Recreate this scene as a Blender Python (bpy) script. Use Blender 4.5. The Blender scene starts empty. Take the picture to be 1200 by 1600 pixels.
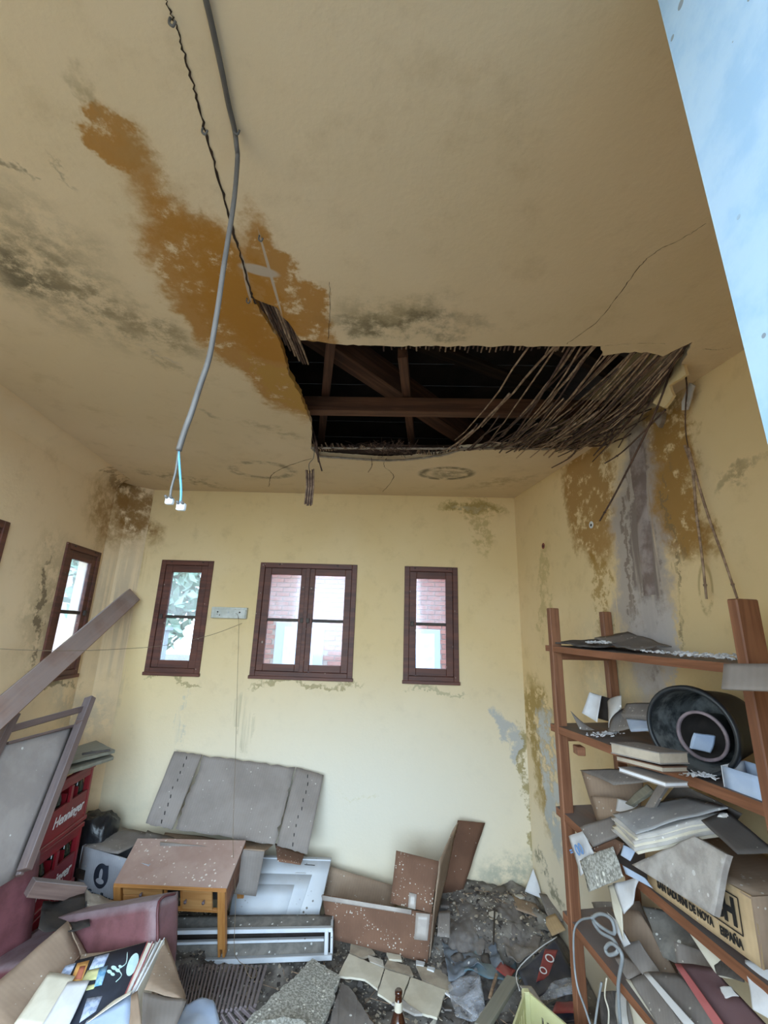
import bpy, bmesh, math, random
from mathutils import Vector, Matrix, noise
from mathutils.geometry import tessellate_polygon
random.seed(7)
V = Vector
S = bpy.context.scene
COL = S.collection

# ------------------------------------------------------------------ camera
F, YAW, PITCH, ROLL = 684.7, -.0258, .2675, .0303
CAMZ = 1.65
_cy, _sy, _cp, _sp = math.cos(YAW), math.sin(YAW), math.cos(PITCH), math.sin(PITCH)
cf = V((_sy*_cp, _cy*_cp, _sp)); _r = V((_cy, -_sy, 0)); _u = _r.cross(cf)
cr = math.cos(ROLL)*_r + math.sin(ROLL)*_u
cu = -math.sin(ROLL)*_r + math.cos(ROLL)*_u
cam = bpy.data.cameras.new('camera'); camo = bpy.data.objects.new('camera', cam); COL.objects.link(camo)
cam.sensor_fit = 'VERTICAL'; cam.sensor_height = 36; cam.lens = F/1600*36; cam.clip_start = .02; cam.clip_end = 200
M = Matrix.Identity(4)
for i in range(3):
    M[i][0], M[i][1], M[i][2] = cr[i], cu[i], -cf[i]
M[2][3] = CAMZ
camo.matrix_world = M
S.camera = camo

# ------------------------------------------------------------------ light
w = bpy.data.worlds.new('sky'); S.world = w; w.use_nodes = True
wt = w.node_tree; wt.nodes.clear()
wo = wt.nodes.new('ShaderNodeOutputWorld'); bg = wt.nodes.new('ShaderNodeBackground')
bg.inputs['Color'].default_value = (.66, .84, 1.0, 1); bg.inputs['Strength'].default_value = 2.6
wt.links.new(bg.outputs[0], wo.inputs[0])
w.cycles.sampling_method = 'AUTOMATIC'
S.view_settings.view_transform = 'Standard'; S.view_settings.look = 'None'
S.view_settings.exposure = 2.36; S.view_settings.gamma = 1; S.view_settings.use_curve_mapping = False
S.cycles.max_bounces = 10; S.cycles.diffuse_bounces = 7; S.cycles.transparent_max_bounces = 12
S.cycles.caustics_reflective = False; S.cycles.caustics_refractive = False
S.cycles.sample_clamp_indirect = 6
try:
    S.cycles.use_denoising = True
except Exception:
    pass
# sky portal in the wide doorway behind the viewer
pl = bpy.data.lights.new('doorway_portal', 'AREA'); pl.shape = 'RECTANGLE'; pl.size = 1.9; pl.size_y = 2.55
pl.cycles.is_portal = True
plo = bpy.data.objects.new('doorway_portal', pl); COL.objects.link(plo)
plo.location = (-.6, .12, 1.3); plo.rotation_euler = (math.radians(90), 0, 0)   # -Z faces +Y

# ------------------------------------------------------------------ pixel -> world
def ray(x, y): return cr*((x-600)/F) - cu*((y-800)/F) + cf
O = V((0, 0, CAMZ))
def PZ(x, y, z): d = ray(x, y); return O + d*((z-CAMZ)/d.z)
def PY(x, y, Y): d = ray(x, y); return O + d*(Y/d.y)
def PX(x, y, X): d = ray(x, y); return O + d*(X/d.x)
def PR(x, y, off=0): d = ray(x, y); return O + d*((1.392-off)/(d.x+.182*d.y))
def PL(x, y, off=0): d = ray(x, y); return O + d*((-1.547+off)/(d.x+.126*d.y))
def PF(x, y, off=0):                       # front plane of the shelf unit
    d = ray(x, y); n = V((.92, .167, 0)).normalized(); p0 = V((.69-off, 2.05, 0))
    return O + d*((p0@n if False else p0.dot(n))/d.dot(n))
ZC = 2.598
def PC(x, y): return PZ(x, y, ZC)
XL = lambda y: -1.925+.126*(3-y)
XR = lambda y: .846+.182*(3-y)

# ------------------------------------------------------------------ materials
def lin(c):
    if isinstance(c, str):
        c = c.lstrip('#'); c = [int(c[i:i+2], 16)/255 for i in (0, 2, 4)]
    return tuple(((v/12.92) if v <= .04045 else ((v+.055)/1.055)**2.4) for v in c) + (1,)

class NT:
    def __init__(s, name):
        s.m = bpy.data.materials.new(name); s.m.use_nodes = True; s.t = s.m.node_tree
        s.b = s.t.nodes['Principled BSDF']; s.out = s.t.nodes['Material Output']
    def n(s, typ, **kw):
        q = s.t.nodes.new(typ)
        for k, v in kw.items(): setattr(q, k, v)
        return q
    def l(s, a, b): s.t.links.new(a, b)
    def setin(s, node, key, val):
        if hasattr(val, 'is_linked') or isinstance(val, bpy.types.NodeSocket): s.l(val, node.inputs[key])
        else: node.inputs[key].default_value = val
    def noise(s, vec, scale, detail=4, rough=.55, dist=0):
        q = s.n('ShaderNodeTexNoise'); q.inputs['Scale'].default_value = scale; q.inputs['Detail'].default_value = detail
        q.inputs['Roughness'].default_value = rough; q.inputs['Distortion'].default_value = dist
        s.l(vec, q.inputs['Vector']); return q
    def mr(s, v, a, b, c=0, d=1, smooth=True):
        q = s.n('ShaderNodeMapRange'); q.interpolation_type = 'SMOOTHSTEP' if smooth else 'LINEAR'; q.clamp = True if not smooth else True
        s.setin(q, 'Value', v)
        for k, x in zip(('From Min', 'From Max', 'To Min', 'To Max'), (a, b, c, d)): q.inputs[k].default_value = x
        return q.outputs['Result']
    def math(s, op, a, b=0.0):
        q = s.n('ShaderNodeMath', operation=op); s.setin(q, 0, a); s.setin(q, 1, b); return q.outputs[0]
    def mix(s, fac, a, b, mode='MIX'):
        q = s.n('ShaderNodeMix', data_type='RGBA', blend_type=mode)
        s.setin(q, 0, fac); s.setin(q, 6, a); s.setin(q, 7, b); return q.outputs[2]
    def bump(s, h, strength=.3, dist=.01, normal=None):
        q = s.n('ShaderNodeBump'); q.inputs['Strength'].default_value = strength; q.inputs['Distance'].default_value = dist
        s.l(h, q.inputs['Height'])
        if normal is not None: s.l(normal, q.inputs['Normal'])
        return q.outputs[0]
    def mapping(s, vec, scale=(1, 1, 1), loc=(0, 0, 0), rot=(0, 0, 0), typ='POINT'):
        q = s.n('ShaderNodeMapping', vector_type=typ); s.l(vec, q.inputs[0])
        q.inputs['Location'].default_value = loc; q.inputs['Rotation'].default_value = rot; q.inputs['Scale'].default_value = scale
        return q.outputs[0]

def plaster(name, base, alt, stains_and_light, low=None):
    t = NT(name); g = t.n('ShaderNodeNewGeometry'); pos = g.outputs['Position']
    n1 = t.noise(pos, 1.3, 5); n2 = t.noise(pos, 9, 6, .65); n3 = t.noise(pos, 60, 3)
    col = t.mix(t.mr(n1.outputs[0], .35, .68), lin(base), lin(alt))
    col = t.mix(t.mr(n2.outputs[0], .5, .78, 0, .24), col, lin('#9c8052'))
    # distorted position for stain outlines
    nd = t.noise(pos, 3.2, 6, .7); vs = t.n('ShaderNodeVectorMath', operation='SUBTRACT'); t.l(nd.outputs['Color'], vs.inputs[0]); vs.inputs[1].default_value = (.5, .5, .5)
    sc = t.n('ShaderNodeVectorMath', operation='SCALE'); t.l(vs.outputs[0], sc.inputs[0]); sc.inputs['Scale'].default_value = .42
    ad = t.n('ShaderNodeVectorMath', operation='ADD'); t.l(pos, ad.inputs[0]); t.l(sc.outputs[0], ad.inputs[1])
    dpos = ad.outputs[0]
    nf = t.noise(pos, 14, 7, .72); ns = t.noise(t.mapping(pos, (22, 22, 1.2)), 1.6, 5, .6)
    rough_h = n3.outputs[0]
    for st in stains_and_light:
        A, B, wd, c, k = st[:5]; opt = st[5] if len(st) > 5 else {}
        C = (A+B)/2; a = (B-A).normalized(); nn = opt['n']; b = nn.cross(a).normalized(); nn = a.cross(b)
        R = Matrix((a, b, nn)).transposed().to_euler()
        L = (B-A).length/2*1.12
        v = t.mapping(dpos if not opt.get('sharp') else pos, (L, wd/2*1.12, 30), tuple(C), tuple(R), 'TEXTURE')
        le = t.n('ShaderNodeVectorMath', operation='LENGTH'); t.l(v, le.inputs[0]); d = le.outputs['Value']
        soft = opt.get('soft', .25)
        if opt.get('ring'):
            dd = t.math('ABSOLUTE', t.math('SUBTRACT', d, .8)); m = t.mr(dd, .22, 0.02)
        else:
            m = t.mr(d, 1+soft*.4, 1-soft)
        nt = opt.get('nz', 'fine')
        if nt == 'fine': m = t.math('MULTIPLY', m, t.mr(nf.outputs[0], *opt.get('th', (.36, .5))))
        elif nt == 'streak': m = t.math('MULTIPLY', m, t.mr(ns.outputs[0], *opt.get('th', (.38, .6))))
        m = t.math('MULTIPLY', m, k)
        col = t.mix(m, col, lin(c))
    t.l(col, t.b.inputs['Base Color']); t.b.inputs['Roughness'].default_value = .82
    h = t.math('ADD', t.math('MULTIPLY', rough_h, .35), t.math('MULTIPLY', n2.outputs[0], 1.0))
    t.l(t.bump(h, .28, .006), t.b.inputs['Normal'])
    return t.m

def objpos(t): return t.n('ShaderNodeTexCoord').outputs['Object']

def wood(name, c1, c2, dust='#8f8a86', dustk=.0, rough=.6, gscale=1.0, speck=0, speckc='#d8d6d2'):
    t = NT(name); p = objpos(t)
    v = t.mapping(p, (2.2*gscale, 38*gscale, 38*gscale)); n = t.noise(v, 1.0, 5, .6, .8)
    n2 = t.noise(p, 7, 4)
    col = t.mix(t.mr(n.outputs[0], .35, .68), lin(c1), lin(c2))
    col = t.mix(t.mr(n2.outputs[0], .5, .75, 0, .35), col, lin(c1))
    if dustk:
        g = t.n('ShaderNodeNewGeometry'); sx = t.n('ShaderNodeSeparateXYZ'); t.l(g.outputs['Normal'], sx.inputs[0])
        m = t.math('MULTIPLY', t.mr(sx.outputs[2], .15, .85), dustk)
        m = t.math('MULTIPLY', m, t.mr(n2.outputs[0], .2, .6, .5, 1))
        col = t.mix(m, col, lin(dust))
    if speck: col = specks(t, p, col, speck, speckc)
    t.l(col, t.b.inputs['Base Color']); t.b.inputs['Roughness'].default_value = rough
    t.l(t.bump(n.outputs[0], .25, .003), t.b.inputs['Normal'])
    return t.m

def specks(t, p, col, k, c, scale=70):
    vo = t.n('ShaderNodeTexVoronoi'); vo.inputs['Scale'].default_value = scale; t.l(p, vo.inputs['Vector'])
    sp = t.n('ShaderNodeSeparateColor'); t.l(vo.outputs['Color'], sp.inputs[0])
    on = t.mr(sp.outputs[0], 1-k, 1-k+.02); sz = t.mr(sp.outputs[1], 0, 1, .12, .42, False)
    d = t.math('LESS_THAN', vo.outputs['Distance'], sz)
    clump = t.mr(t.noise(p, 6, 3).outputs[0], .42, .55)
    m = t.math('MULTIPLY', t.math('MULTIPLY', on, d), clump)
    return t.mix(m, col, lin(c))

def stuffm(name, c1, c2=None, scale=12, rough=.8, bump=.15, dust=None, dustk=0, speck=0, speckc='#d9d9d6', metal=0, sheen=0, bscale=40, contrast=(.38, .64)):
    """general two-tone mottled surface"""
    t = NT(name); p = objpos(t); n = t.noise(p, scale, 5, .62); n2 = t.noise(p, bscale, 4, .6)
    col = t.mix(t.mr(n.outputs[0], *contrast), lin(c1), lin(c2 or c1))
    if dustk:
        g = t.n('ShaderNodeNewGeometry'); sx = t.n('ShaderNodeSeparateXYZ'); t.l(g.outputs['Normal'], sx.inputs[0])
        m = t.math('MULTIPLY', t.mr(sx.outputs[2], .0, .85), dustk)
        m = t.math('MULTIPLY', m, t.mr(n.outputs[0], .25, .6, .55, 1))
        col = t.mix(m, col, lin(dust))
    if speck: col = specks(t, p, col, speck, speckc)
    t.l(col, t.b.inputs['Base Color']); t.b.inputs['Roughness'].default_value = rough; t.b.inputs['Metallic'].default_value = metal
    t.l(t.bump(n2.outputs[0], bump, .004), t.b.inputs['Normal'])
    return t.m

def cardm(name, c1, c2, speck=.1, flute=140, **kw):
    t = NT(name); p = objpos(t); n = t.noise(p, 5, 5, .6)
    wv = t.n('ShaderNodeTexWave'); wv.inputs['Scale'].default_value = flute/6.28; wv.bands_direction = 'X'; t.l(p, wv.inputs['Vector'])
    col = t.mix(t.mr(n.outputs[0], .35, .66), lin(c1), lin(c2))
    col = t.mix(t.math('MULTIPLY', wv.outputs[1], .06), col, lin('#4a4038'))
    if speck: col = specks(t, p, col, speck, '#c4beb4', kw.get('ss', 110))
    t.l(col, t.b.inputs['Base Color']); t.b.inputs['Roughness'].default_value = .9
    t.l(t.bump(t.noise(p, 25, 4).outputs[0], .2, .004), t.b.inputs['Normal'])
    return t.m

MT = {}
MT['frame'] = wood('window_wood', '#4a2a21', '#683b2c', rough=.55, speck=.05, speckc='#9a8a7c', gscale=.8)
MT['bar'] = stuffm('glazing_bar_paint', '#2c2724', '#453a33', rough=.6)
MT['shelf'] = wood('shelf_wood', '#724830', '#905f44', dust='#6d6765', dustk=.92, rough=.65)
MT['shelfpost'] = wood('shelf_post_wood', '#744a34', '#94664a', rough=.6)
MT['beam'] = wood('joist_wood', '#4d3224', '#6e4a36', rough=.8)
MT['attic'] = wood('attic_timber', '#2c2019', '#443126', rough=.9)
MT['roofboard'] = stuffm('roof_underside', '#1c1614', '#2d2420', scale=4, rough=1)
MT['cane'] = stuffm('reed_cane', '#7a6250', '#ab927a', scale=30, rough=.75)
MT['canedk'] = stuffm('dark_reed_cane', '#42302a', '#634b3e', scale=30, rough=.8)
MT['plank'] = wood('plank_wood', '#6f4a38', '#86604a', dust='#a39d9d', dustk=.8, rough=.6)
MT['tabletop'] = stuffm('dusty_table_top', '#a3887f', '#b0988f', scale=5, rough=.6, speck=.3, speckc='#d8d0ca', bump=.05)
MT['tablewood'] = wood('pine_table_wood', '#a8703a', '#c08a4e', rough=.55)
MT['pinefront'] = wood('pine_drawer_wood', '#b07c48', '#c79862', rough=.55)
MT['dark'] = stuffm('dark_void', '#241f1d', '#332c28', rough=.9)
MT['greycard'] = cardm('grey_dusty_cardboard', '#857d78', '#928a85', speck=.04)
MT['browncard'] = cardm('brown_cardboard', '#6d5040', '#7c5c4a', speck=.3, ss=110)
MT['tancard'] = cardm('tan_cardboard', '#8f7a68', '#a08b78', speck=.12)
MT['darkbrowncard'] = cardm('dark_brown_cardboard', '#5f4232', '#6e4e3c', speck=.03)
MT['prntcard'] = cardm('printed_carton', '#b49a76', '#c4aa86', speck=.05)
MT['dustcard'] = cardm('dust_covered_cardboard', '#77706c', '#8a8480', speck=.12)
MT['darkcard'] = cardm('dark_grey_card', '#55504e', '#625d5a', speck=.05)
MT['greymag'] = stuffm('grey_magazine_cover', '#8f9196', '#a2a4a8', scale=5, rough=.6, speck=.3)
MT['bagblue'] = stuffm('bluish_plastic_sheet', '#555c66', '#747c86', scale=9, rough=.45, bump=.6, speck=.1)
MT['whitecarton'] = cardm('white_carton', '#9a9ca4', '#adb0b8', speck=.03)
MT['tape'] = stuffm('packing_tape', '#a39a94', '#b0a8a2', rough=.35)
MT['whitepaint'] = stuffm('chipped_white_paint', '#c6cdd8', '#d6dce4', scale=7, rough=.55, dust='#8b8783', dustk=.6, speck=.08, speckc='#6f6a66', contrast=(.3, .6))
MT['greydust'] = stuffm('thick_grey_dust', '#6d6a66', '#85817b', scale=16, rough=.95, bump=.6, speck=.15)
MT['redcrate'] = stuffm('red_crate_plastic', '#6e0c18', '#80131f', scale=6, rough=.45, dust='#6c4644', dustk=.55)
MT['letterwhite'] = stuffm('white_print', '#d2d2d4', rough=.6)
MT['leather'] = stuffm('burgundy_leatherette', '#5a3034', '#6a3b40', scale=14, rough=.5, dust='#857a80', dustk=.8, bump=.3, bscale=90)
MT['piping'] = stuffm('dark_piping', '#4d2228', '#5a2c30', rough=.5)
MT['paper'] = stuffm('old_paper', '#c9cace', '#dadbdf', scale=9, rough=.85, speck=.05, speckc='#8c8880')
MT['paperdirty'] = stuffm('dirty_paper', '#a9a5a2', '#c0bdba', scale=8, rough=.9, speck=.25, speckc='#e2e2e0')
MT['bluepaper'] = stuffm('pale_blue_paper', '#a9bcda', '#bccbe2', scale=6, rough=.7)
MT['cream'] = stuffm('cream_paper', '#c6bfae', '#d6d0c0', scale=8, rough=.9)
MT['mould'] = stuffm('mould_eaten_board', '#85847d', '#b9b8b2', scale=110, rough=.95, bump=.7, speck=.5, speckc='#e2e2da', contrast=(.42, .6))
MT['rubble'] = stuffm('rubble_dust', '#5c5652', '#85807a', scale=11, rough=.97, bump=.8, speck=.3, speckc='#b9b6b0')
MT['rubbledk'] = stuffm('dark_rubble', '#3f3a38', '#5f5955', scale=14, rough=.97, bump=.8)
MT['sack'] = stuffm('dusty_sack', '#6b6562', '#807a76', scale=6, rough=.95, bump=.6, speck=.12)
MT['plasterchip'] = stuffm('plaster_fragment', '#b6b0a4', '#cfcac0', scale=10, rough=.95, bump=.4)
MT['tanchip'] = stuffm('tan_fragment', '#9a8f80', '#b3a796', scale=10, rough=.95, bump=.4)
MT['darkslat'] = stuffm('dark_slat_plastic', '#5c5052', '#6d6062', scale=9, rough=.5, dust='#8d8486', dustk=.5)
MT['blackplastic'] = stuffm('black_bucket_plastic', '#1f2226', '#2b2f34', scale=7, rough=.45, bump=.1)
MT['bucketin'] = stuffm('dirty_bucket_inside', '#2c3032', '#767a7a', scale=16, rough=.85, bump=.3, contrast=(.38, .62))
MT['rimpink'] = stuffm('dusty_pink_rim', '#6b5f64', '#948388', scale=10, rough=.6)
MT['bag'] = stuffm('black_bin_bag', '#17181b', '#26282c', scale=9, rough=.35, bump=.6)
MT['yellowplastic'] = stuffm('yellow_crate_plastic', '#c6c494', '#cfcda0', scale=5, rough=.5)
MT['cable'] = stuffm('grey_cable', '#57524e', '#625d59', rough=.55)
MT['bluewire'] = stuffm('blue_wire', '#5aa4cc', rough=.4)
MT['greywire'] = stuffm('grey_wire', '#5b5855', rough=.5)
MT['connector'] = stuffm('white_connector', '#c8ccd0', '#dadde0', rough=.4)
MT['fixture'] = stuffm('weathered_white_box', '#b9bdb4', '#cfd2cc', scale=18, rough=.6, speck=.15, speckc='#6b675c')
MT['string'] = stuffm('thin_string', '#7b6a55', rough=.8)
MT['greenboard'] = wood('weathered_board', '#6e6c60', '#858274', rough=.9, dust='#8a877c', dustk=.5)
MT['redfolder'] = stuffm('maroon_folder', '#6e4446', '#7f5052', scale=8, rough=.7, dust='#7b6c70', dustk=.55, speck=.03)
MT['redspine'] = stuffm('red_spine', '#a05656', '#ad6262', rough=.6)
MT['print'] = stuffm('black_print', '#1d1b1a', rough=.7)
MT['darkcover'] = stuffm('black_album_cover', '#262b36', '#333947', scale=8, rough=.55)
MT['blueprint'] = stuffm('blue_print', '#6f93c4', rough=.7)
MT['jamb'] = stuffm('pale_jamb_paint', '#a0c4e6', '#b2d0ec', scale=14, rough=.7, speck=.06, speckc='#8794a2', contrast=(.35, .6))
MT['brick'] = stuffm('red_brick', '#7a3e34', '#8c4c40', scale=12, rough=.9)
MT['mortar'] = stuffm('grey_mortar', '#96827a', rough=.95)
MT['chase'] = stuffm('exposed_mortar', '#7b6c66', '#a39793', scale=9, rough=.95, bump=.9)
MT['stucco'] = stuffm('pink_stucco', '#b8a098', '#ae958c', scale=6, rough=.95)
MT['whiteframe'] = stuffm('white_window_frame', '#8f9aa0', rough=.5)
MT['ground'] = stuffm('outdoor_paving', '#47423c', '#524d46', scale=3, rough=.95)
MT['leaf'] = stuffm('tree_leaf', '#86a890', '#aac4ac', scale=3, rough=.7)
MT['bark'] = stuffm('tree_bark', '#5b4a3c', '#6d5a4a', rough=.95)
MT['crack'] = stuffm('crack_shadow_line', '#2a1d14', '#3a2a1e', rough=1)
MT['leadpipe'] = stuffm('grey_rubber_hose', '#8a8f94', '#9ba0a4', rough=.4)
MT['teal'] = stuffm('blue_green_package', '#54788a', '#6b8d9c', scale=9, rough=.5, dust='#8a8884', dustk=.5)
MT['redprint'] = stuffm('red_printed_film', '#8d3c3c', '#9c4a48', scale=8, rough=.4)
MT['darkprint'] = stuffm('dark_printed_film', '#2c2d38', '#3d3e4a', scale=10, rough=.35)

def glassm(name, haze, tint, rough=.08):
    t = NT(name); t.t.nodes.remove(t.b)
    tr = t.n('ShaderNodeBsdfTransparent'); tr.inputs[0].default_value = lin(tint)
    tl = t.n('ShaderNodeBsdfTranslucent'); tl.inputs[0].default_value = (.85, .87, .9, 1)
    gl = t.n('ShaderNodeBsdfGlossy'); gl.inputs['Roughness'].default_value = rough
    p = objpos(t); n = t.noise(p, 26, 4, .7)
    m1 = t.n('ShaderNodeMixShader'); t.l(t.mr(n.outputs[0], .38, .62, haze*.7, haze*1.2), m1.inputs[0])
    t.l(tr.outputs[0], m1.inputs[1]); t.l(tl.outputs[0], m1.inputs[2])
    m2 = t.n('ShaderNodeMixShader'); m2.inputs[0].default_value = .05
    t.l(m1.outputs[0], m2.inputs[1]); t.l(gl.outputs[0], m2.inputs[2]); t.l(m2.outputs[0], t.out.inputs[0])
    return t.m
MT['glass'] = glassm('dusty_window_glass', .16, '#dfe4ea')
MT['clear'] = glassm('clear_window_glass', .07, '#e4e8ec')
def brownglass():
    t = NT('brown_bottle_glass'); t.b.inputs['Base Color'].default_value = lin('#3b1d10'); t.b.inputs['Roughness'].default_value = .12
    t.b.inputs['Coat Weight'].default_value = .5; return t.m
MT['brownglass'] = brownglass()
def greenglass():
    t = NT('dark_green_bottle_glass'); t.b.inputs['Base Color'].default_value = lin('#1c241c'); t.b.inputs['Roughness'].default_value = .15
    return t.m
MT['greenglass'] = greenglass()
def filmm():
    t = NT('clear_plastic_film'); t.t.nodes.remove(t.b)
    tr = t.n('ShaderNodeBsdfTransparent'); gl = t.n('ShaderNodeBsdfPrincipled'); gl.inputs['Base Color'].default_value = (.45, .48, .55, 1); gl.inputs['Roughness'].default_value = .22
    m = t.n('ShaderNodeMixShader'); n = t.noise(objpos(t), 15, 4, .7)
    t.l(t.mr(n.outputs[0], .4, .65, .2, .65), m.inputs[0]); t.l(tr.outputs[0], m.inputs[1]); t.l(gl.outputs[0], m.inputs[2]); t.l(m.outputs[0], t.out.inputs[0])
    t.l(t.bump(n.outputs[0], .8, .02), gl.inputs['Normal'])
    return t.m
MT['film'] = filmm()

# ------------------------------------------------------------------ object helpers
def link(name, me, mat, parent=None, mw=None):
    o = bpy.data.objects.new(name, me); COL.objects.link(o)
    if mat is not None and not me.materials: me.materials.append(MT[mat] if isinstance(mat, str) else mat)
    if parent is not None:
        o.parent = parent
        base = parent.matrix_world.inverted()
        o.matrix_world = (mw or Matrix.Identity(4))
        o.matrix_parent_inverse = Matrix.Identity(4)
        o.matrix_basis = base @ (mw or Matrix.Identity(4))
    elif mw is not None: o.matrix_world = mw
    return o
def tag(o, label=None, cat=None, group=None, kind=None, category=None):
    cat = cat or category
    for k, v in (('label', label), ('category', cat), ('group', group), ('kind', kind)):
        if v: o[k] = v
    return o
def thing(name, loc, label, cat, group=None):
    o = bpy.data.objects.new(name, None); COL.objects.link(o); o.empty_display_size = .05
    o.matrix_world = Matrix.Translation(V(loc)); return tag(o, label, cat, group)
def wmesh(vs, fs): 
    me = bpy.data.meshes.new('m'); me.from_pydata([tuple(v) for v in vs], [], fs); me.update(); return me
def finish(bm, smooth=False):
    bmesh.ops.recalc_face_normals(bm, faces=bm.faces[:])
    me = bpy.data.meshes.new('m'); bm.to_mesh(me); bm.free()
    if smooth:
        for p in me.polygons: p.use_smooth = True
    return me
def centred(me_vs):
    c = sum(me_vs, V())/len(me_vs); return c
def place(name, bm, mat, parent=None, smooth=False, **tg):
    """bmesh in world coordinates -> object whose origin is its own centre"""
    c = V()
    for v in bm.verts: c += v.co
    c /= max(1, len(bm.verts))
    for v in bm.verts: v.co -= c
    o = link(name, finish(bm, smooth), mat, parent, Matrix.Translation(c))
    return tag(o, **tg) if tg else o
def frame_m(o, x, z):
    x = x.normalized(); y = z.cross(x).normalized(); z = x.cross(y)
    m = Matrix.Identity(4)
    for i in range(3): m[i][0], m[i][1], m[i][2], m[i][3] = x[i], y[i], z[i], o[i]
    return m
def add_box(bm, c, s, m=None, bev=0):
    r = bmesh.ops.create_cube(bm, size=1)
    vs = r['verts']
    for v in vs:
        v.co = V((v.co.x*s[0], v.co.y*s[1], v.co.z*s[2])) + V(c)
        if m is not None: v.co = m @ v.co
    if bev: bmesh.ops.bevel(bm, geom=list({e for v in vs for e in v.link_edges}), offset=bev, segments=1, affect='EDGES')
    return vs
def bar(name, p0, p1, wd, ht, mat, up=V((0, 0, 1)), parent=None, bev=.002, **tg):
    """beam from p0 to p1, local X along it"""
    p0, p1 = V(p0), V(p1); d = p1-p0
    m = frame_m((p0+p1)/2, d, up)
    bm = bmesh.new(); add_box(bm, (0, 0, 0), (d.length, wd, ht), bev=bev)
    o = link(name, finish(bm), mat, parent, m); return tag(o, **tg) if tg else o
def boxo(name, c, s, mat, parent=None, m=None, bev=.002, **tg):
    """axis box in frame m (default world)"""
    mm = (m or Matrix.Identity(4)) @ Matrix.Translation(V(c))
    bm = bmesh.new(); add_box(bm, (0, 0, 0), s, bev=bev)
    o = link(name, finish(bm), mat, parent, mm); return tag(o, **tg) if tg else o
def sheet(name, q, mat, th=.003, n=8, cr_=.003, jag=0, curl=0, seed=0, parent=None, sc=6, smooth=True, up=None, **tg):
    """four world corners (order round) -> thin crumpled sheet with thickness; local frame X along edge 0-1"""
    q = [V(p) for p in q]; c = sum(q, V())/4
    nrm = ((q[2]-q[0]).cross(q[3]-q[1])).normalized()
    if nrm.dot(O-c) < 0: nrm = -nrm
    m = frame_m(c, q[1]-q[0], nrm); mi = m.inverted(); rnd = random.Random(seed+len(name)*7)
    off = V((rnd.random()*50, rnd.random()*50, rnd.random()*50))
    bm = bmesh.new(); G = []
    for i in range(n+1):
        row = []
        for j in range(n+1):
            a, b = i/n, j/n
            p = q[0].lerp(q[1], a).lerp(q[3].lerp(q[2], a), b)
            h = noise.noise(p*sc+off)*cr_*2 + noise.noise(p*sc*3+off)*cr_*.8 + curl*((2*a-1)**2)
            if jag and (i in (0, n) or j in (0, n)):
                p = p + (c-p)*(abs(noise.noise(p*40+off))*jag*2)
            row.append(mi @ (p+nrm*h))
        G.append(row)
    T = [[bm.verts.new(v) for v in r] for r in G]; B = [[bm.verts.new(v-V((0, 0, th))) for v in r] for r in G]
    for i in range(n):
        for j in range(n):
            f = bm.faces.new((T[i][j], T[i+1][j], T[i+1][j+1], T[i][j+1])); f.smooth = smooth
            f = bm.faces.new((B[i][j+1], B[i+1][j+1], B[i+1][j], B[i][j])); f.smooth = smooth
    for k in range(n):
        for a, b in (((k, 0), (k+1, 0)), ((k+1, n), (k, n)), ((0, k+1), (0, k)), ((n, k), (n, k+1))):
            bm.faces.new((T[b[0]][b[1]], T[a[0]][a[1]], B[a[0]][a[1]], B[b[0]][b[1]]))
    bmesh.ops.recalc_face_normals(bm, faces=bm.faces[:])
    me = bpy.data.meshes.new('m'); bm.to_mesh(me); bm.free()
    o = link(name, me, mat, parent, m); return tag(o, **tg) if tg else o
def plate(name, pts, th, mat, parent=None, nrm=None, jag=0, seed=1, sub=1, both=False, **tg):
    """polygon of world points extruded by th away from the viewer"""
    pts = [V(p) for p in pts]; c = sum(pts, V())/len(pts)
    if nrm is None:
        nrm = V()
        for i in range(len(pts)): nrm += (pts[i]-c).cross(pts[(i+1) % len(pts)]-c)
        nrm.normalize()
        if nrm.dot(O-c) < 0: nrm = -nrm
    m = frame_m(c, pts[1]-pts[0], nrm); mi = m.inverted(); rnd = random.Random(seed)
    P = [mi @ p for p in pts]
    if jag:
        Q = []
        for i in range(len(P)):
            a, b = P[i], P[(i+1) % len(P)]; k = max(1, int((b-a).length/.02))
            for s in range(k):
                p = a.lerp(b, s/k)
                if s: p = p + V((rnd.uniform(-jag, jag), rnd.uniform(-jag, jag), 0))
                Q.append(p)
        P = Q
    bm = bmesh.new(); top = [bm.verts.new(p) for p in P]; bot = [bm.verts.new(p-V((0, 0, th))) for p in P]
    tris = tessellate_polygon([P])
    for t in tris:
        try: bm.faces.new([top[i] for i in t]); bm.faces.new([bot[i] for i in reversed(t)])
        except ValueError: pass
    for i in range(len(P)):
        j = (i+1) % len(P); bm.faces.new((top[i], top[j], bot[j], bot[i]))
    o = link(name, finish(bm), mat, parent, m); return tag(o, **tg) if tg else o
def tube(name, pts, r, mat, parent=None, seg=6, r1=None, closed=False, **tg):
    bm = bmesh.new(); tube_bm(bm, pts, r, seg, r1); return place(name, bm, mat, parent, True, **tg)
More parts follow.
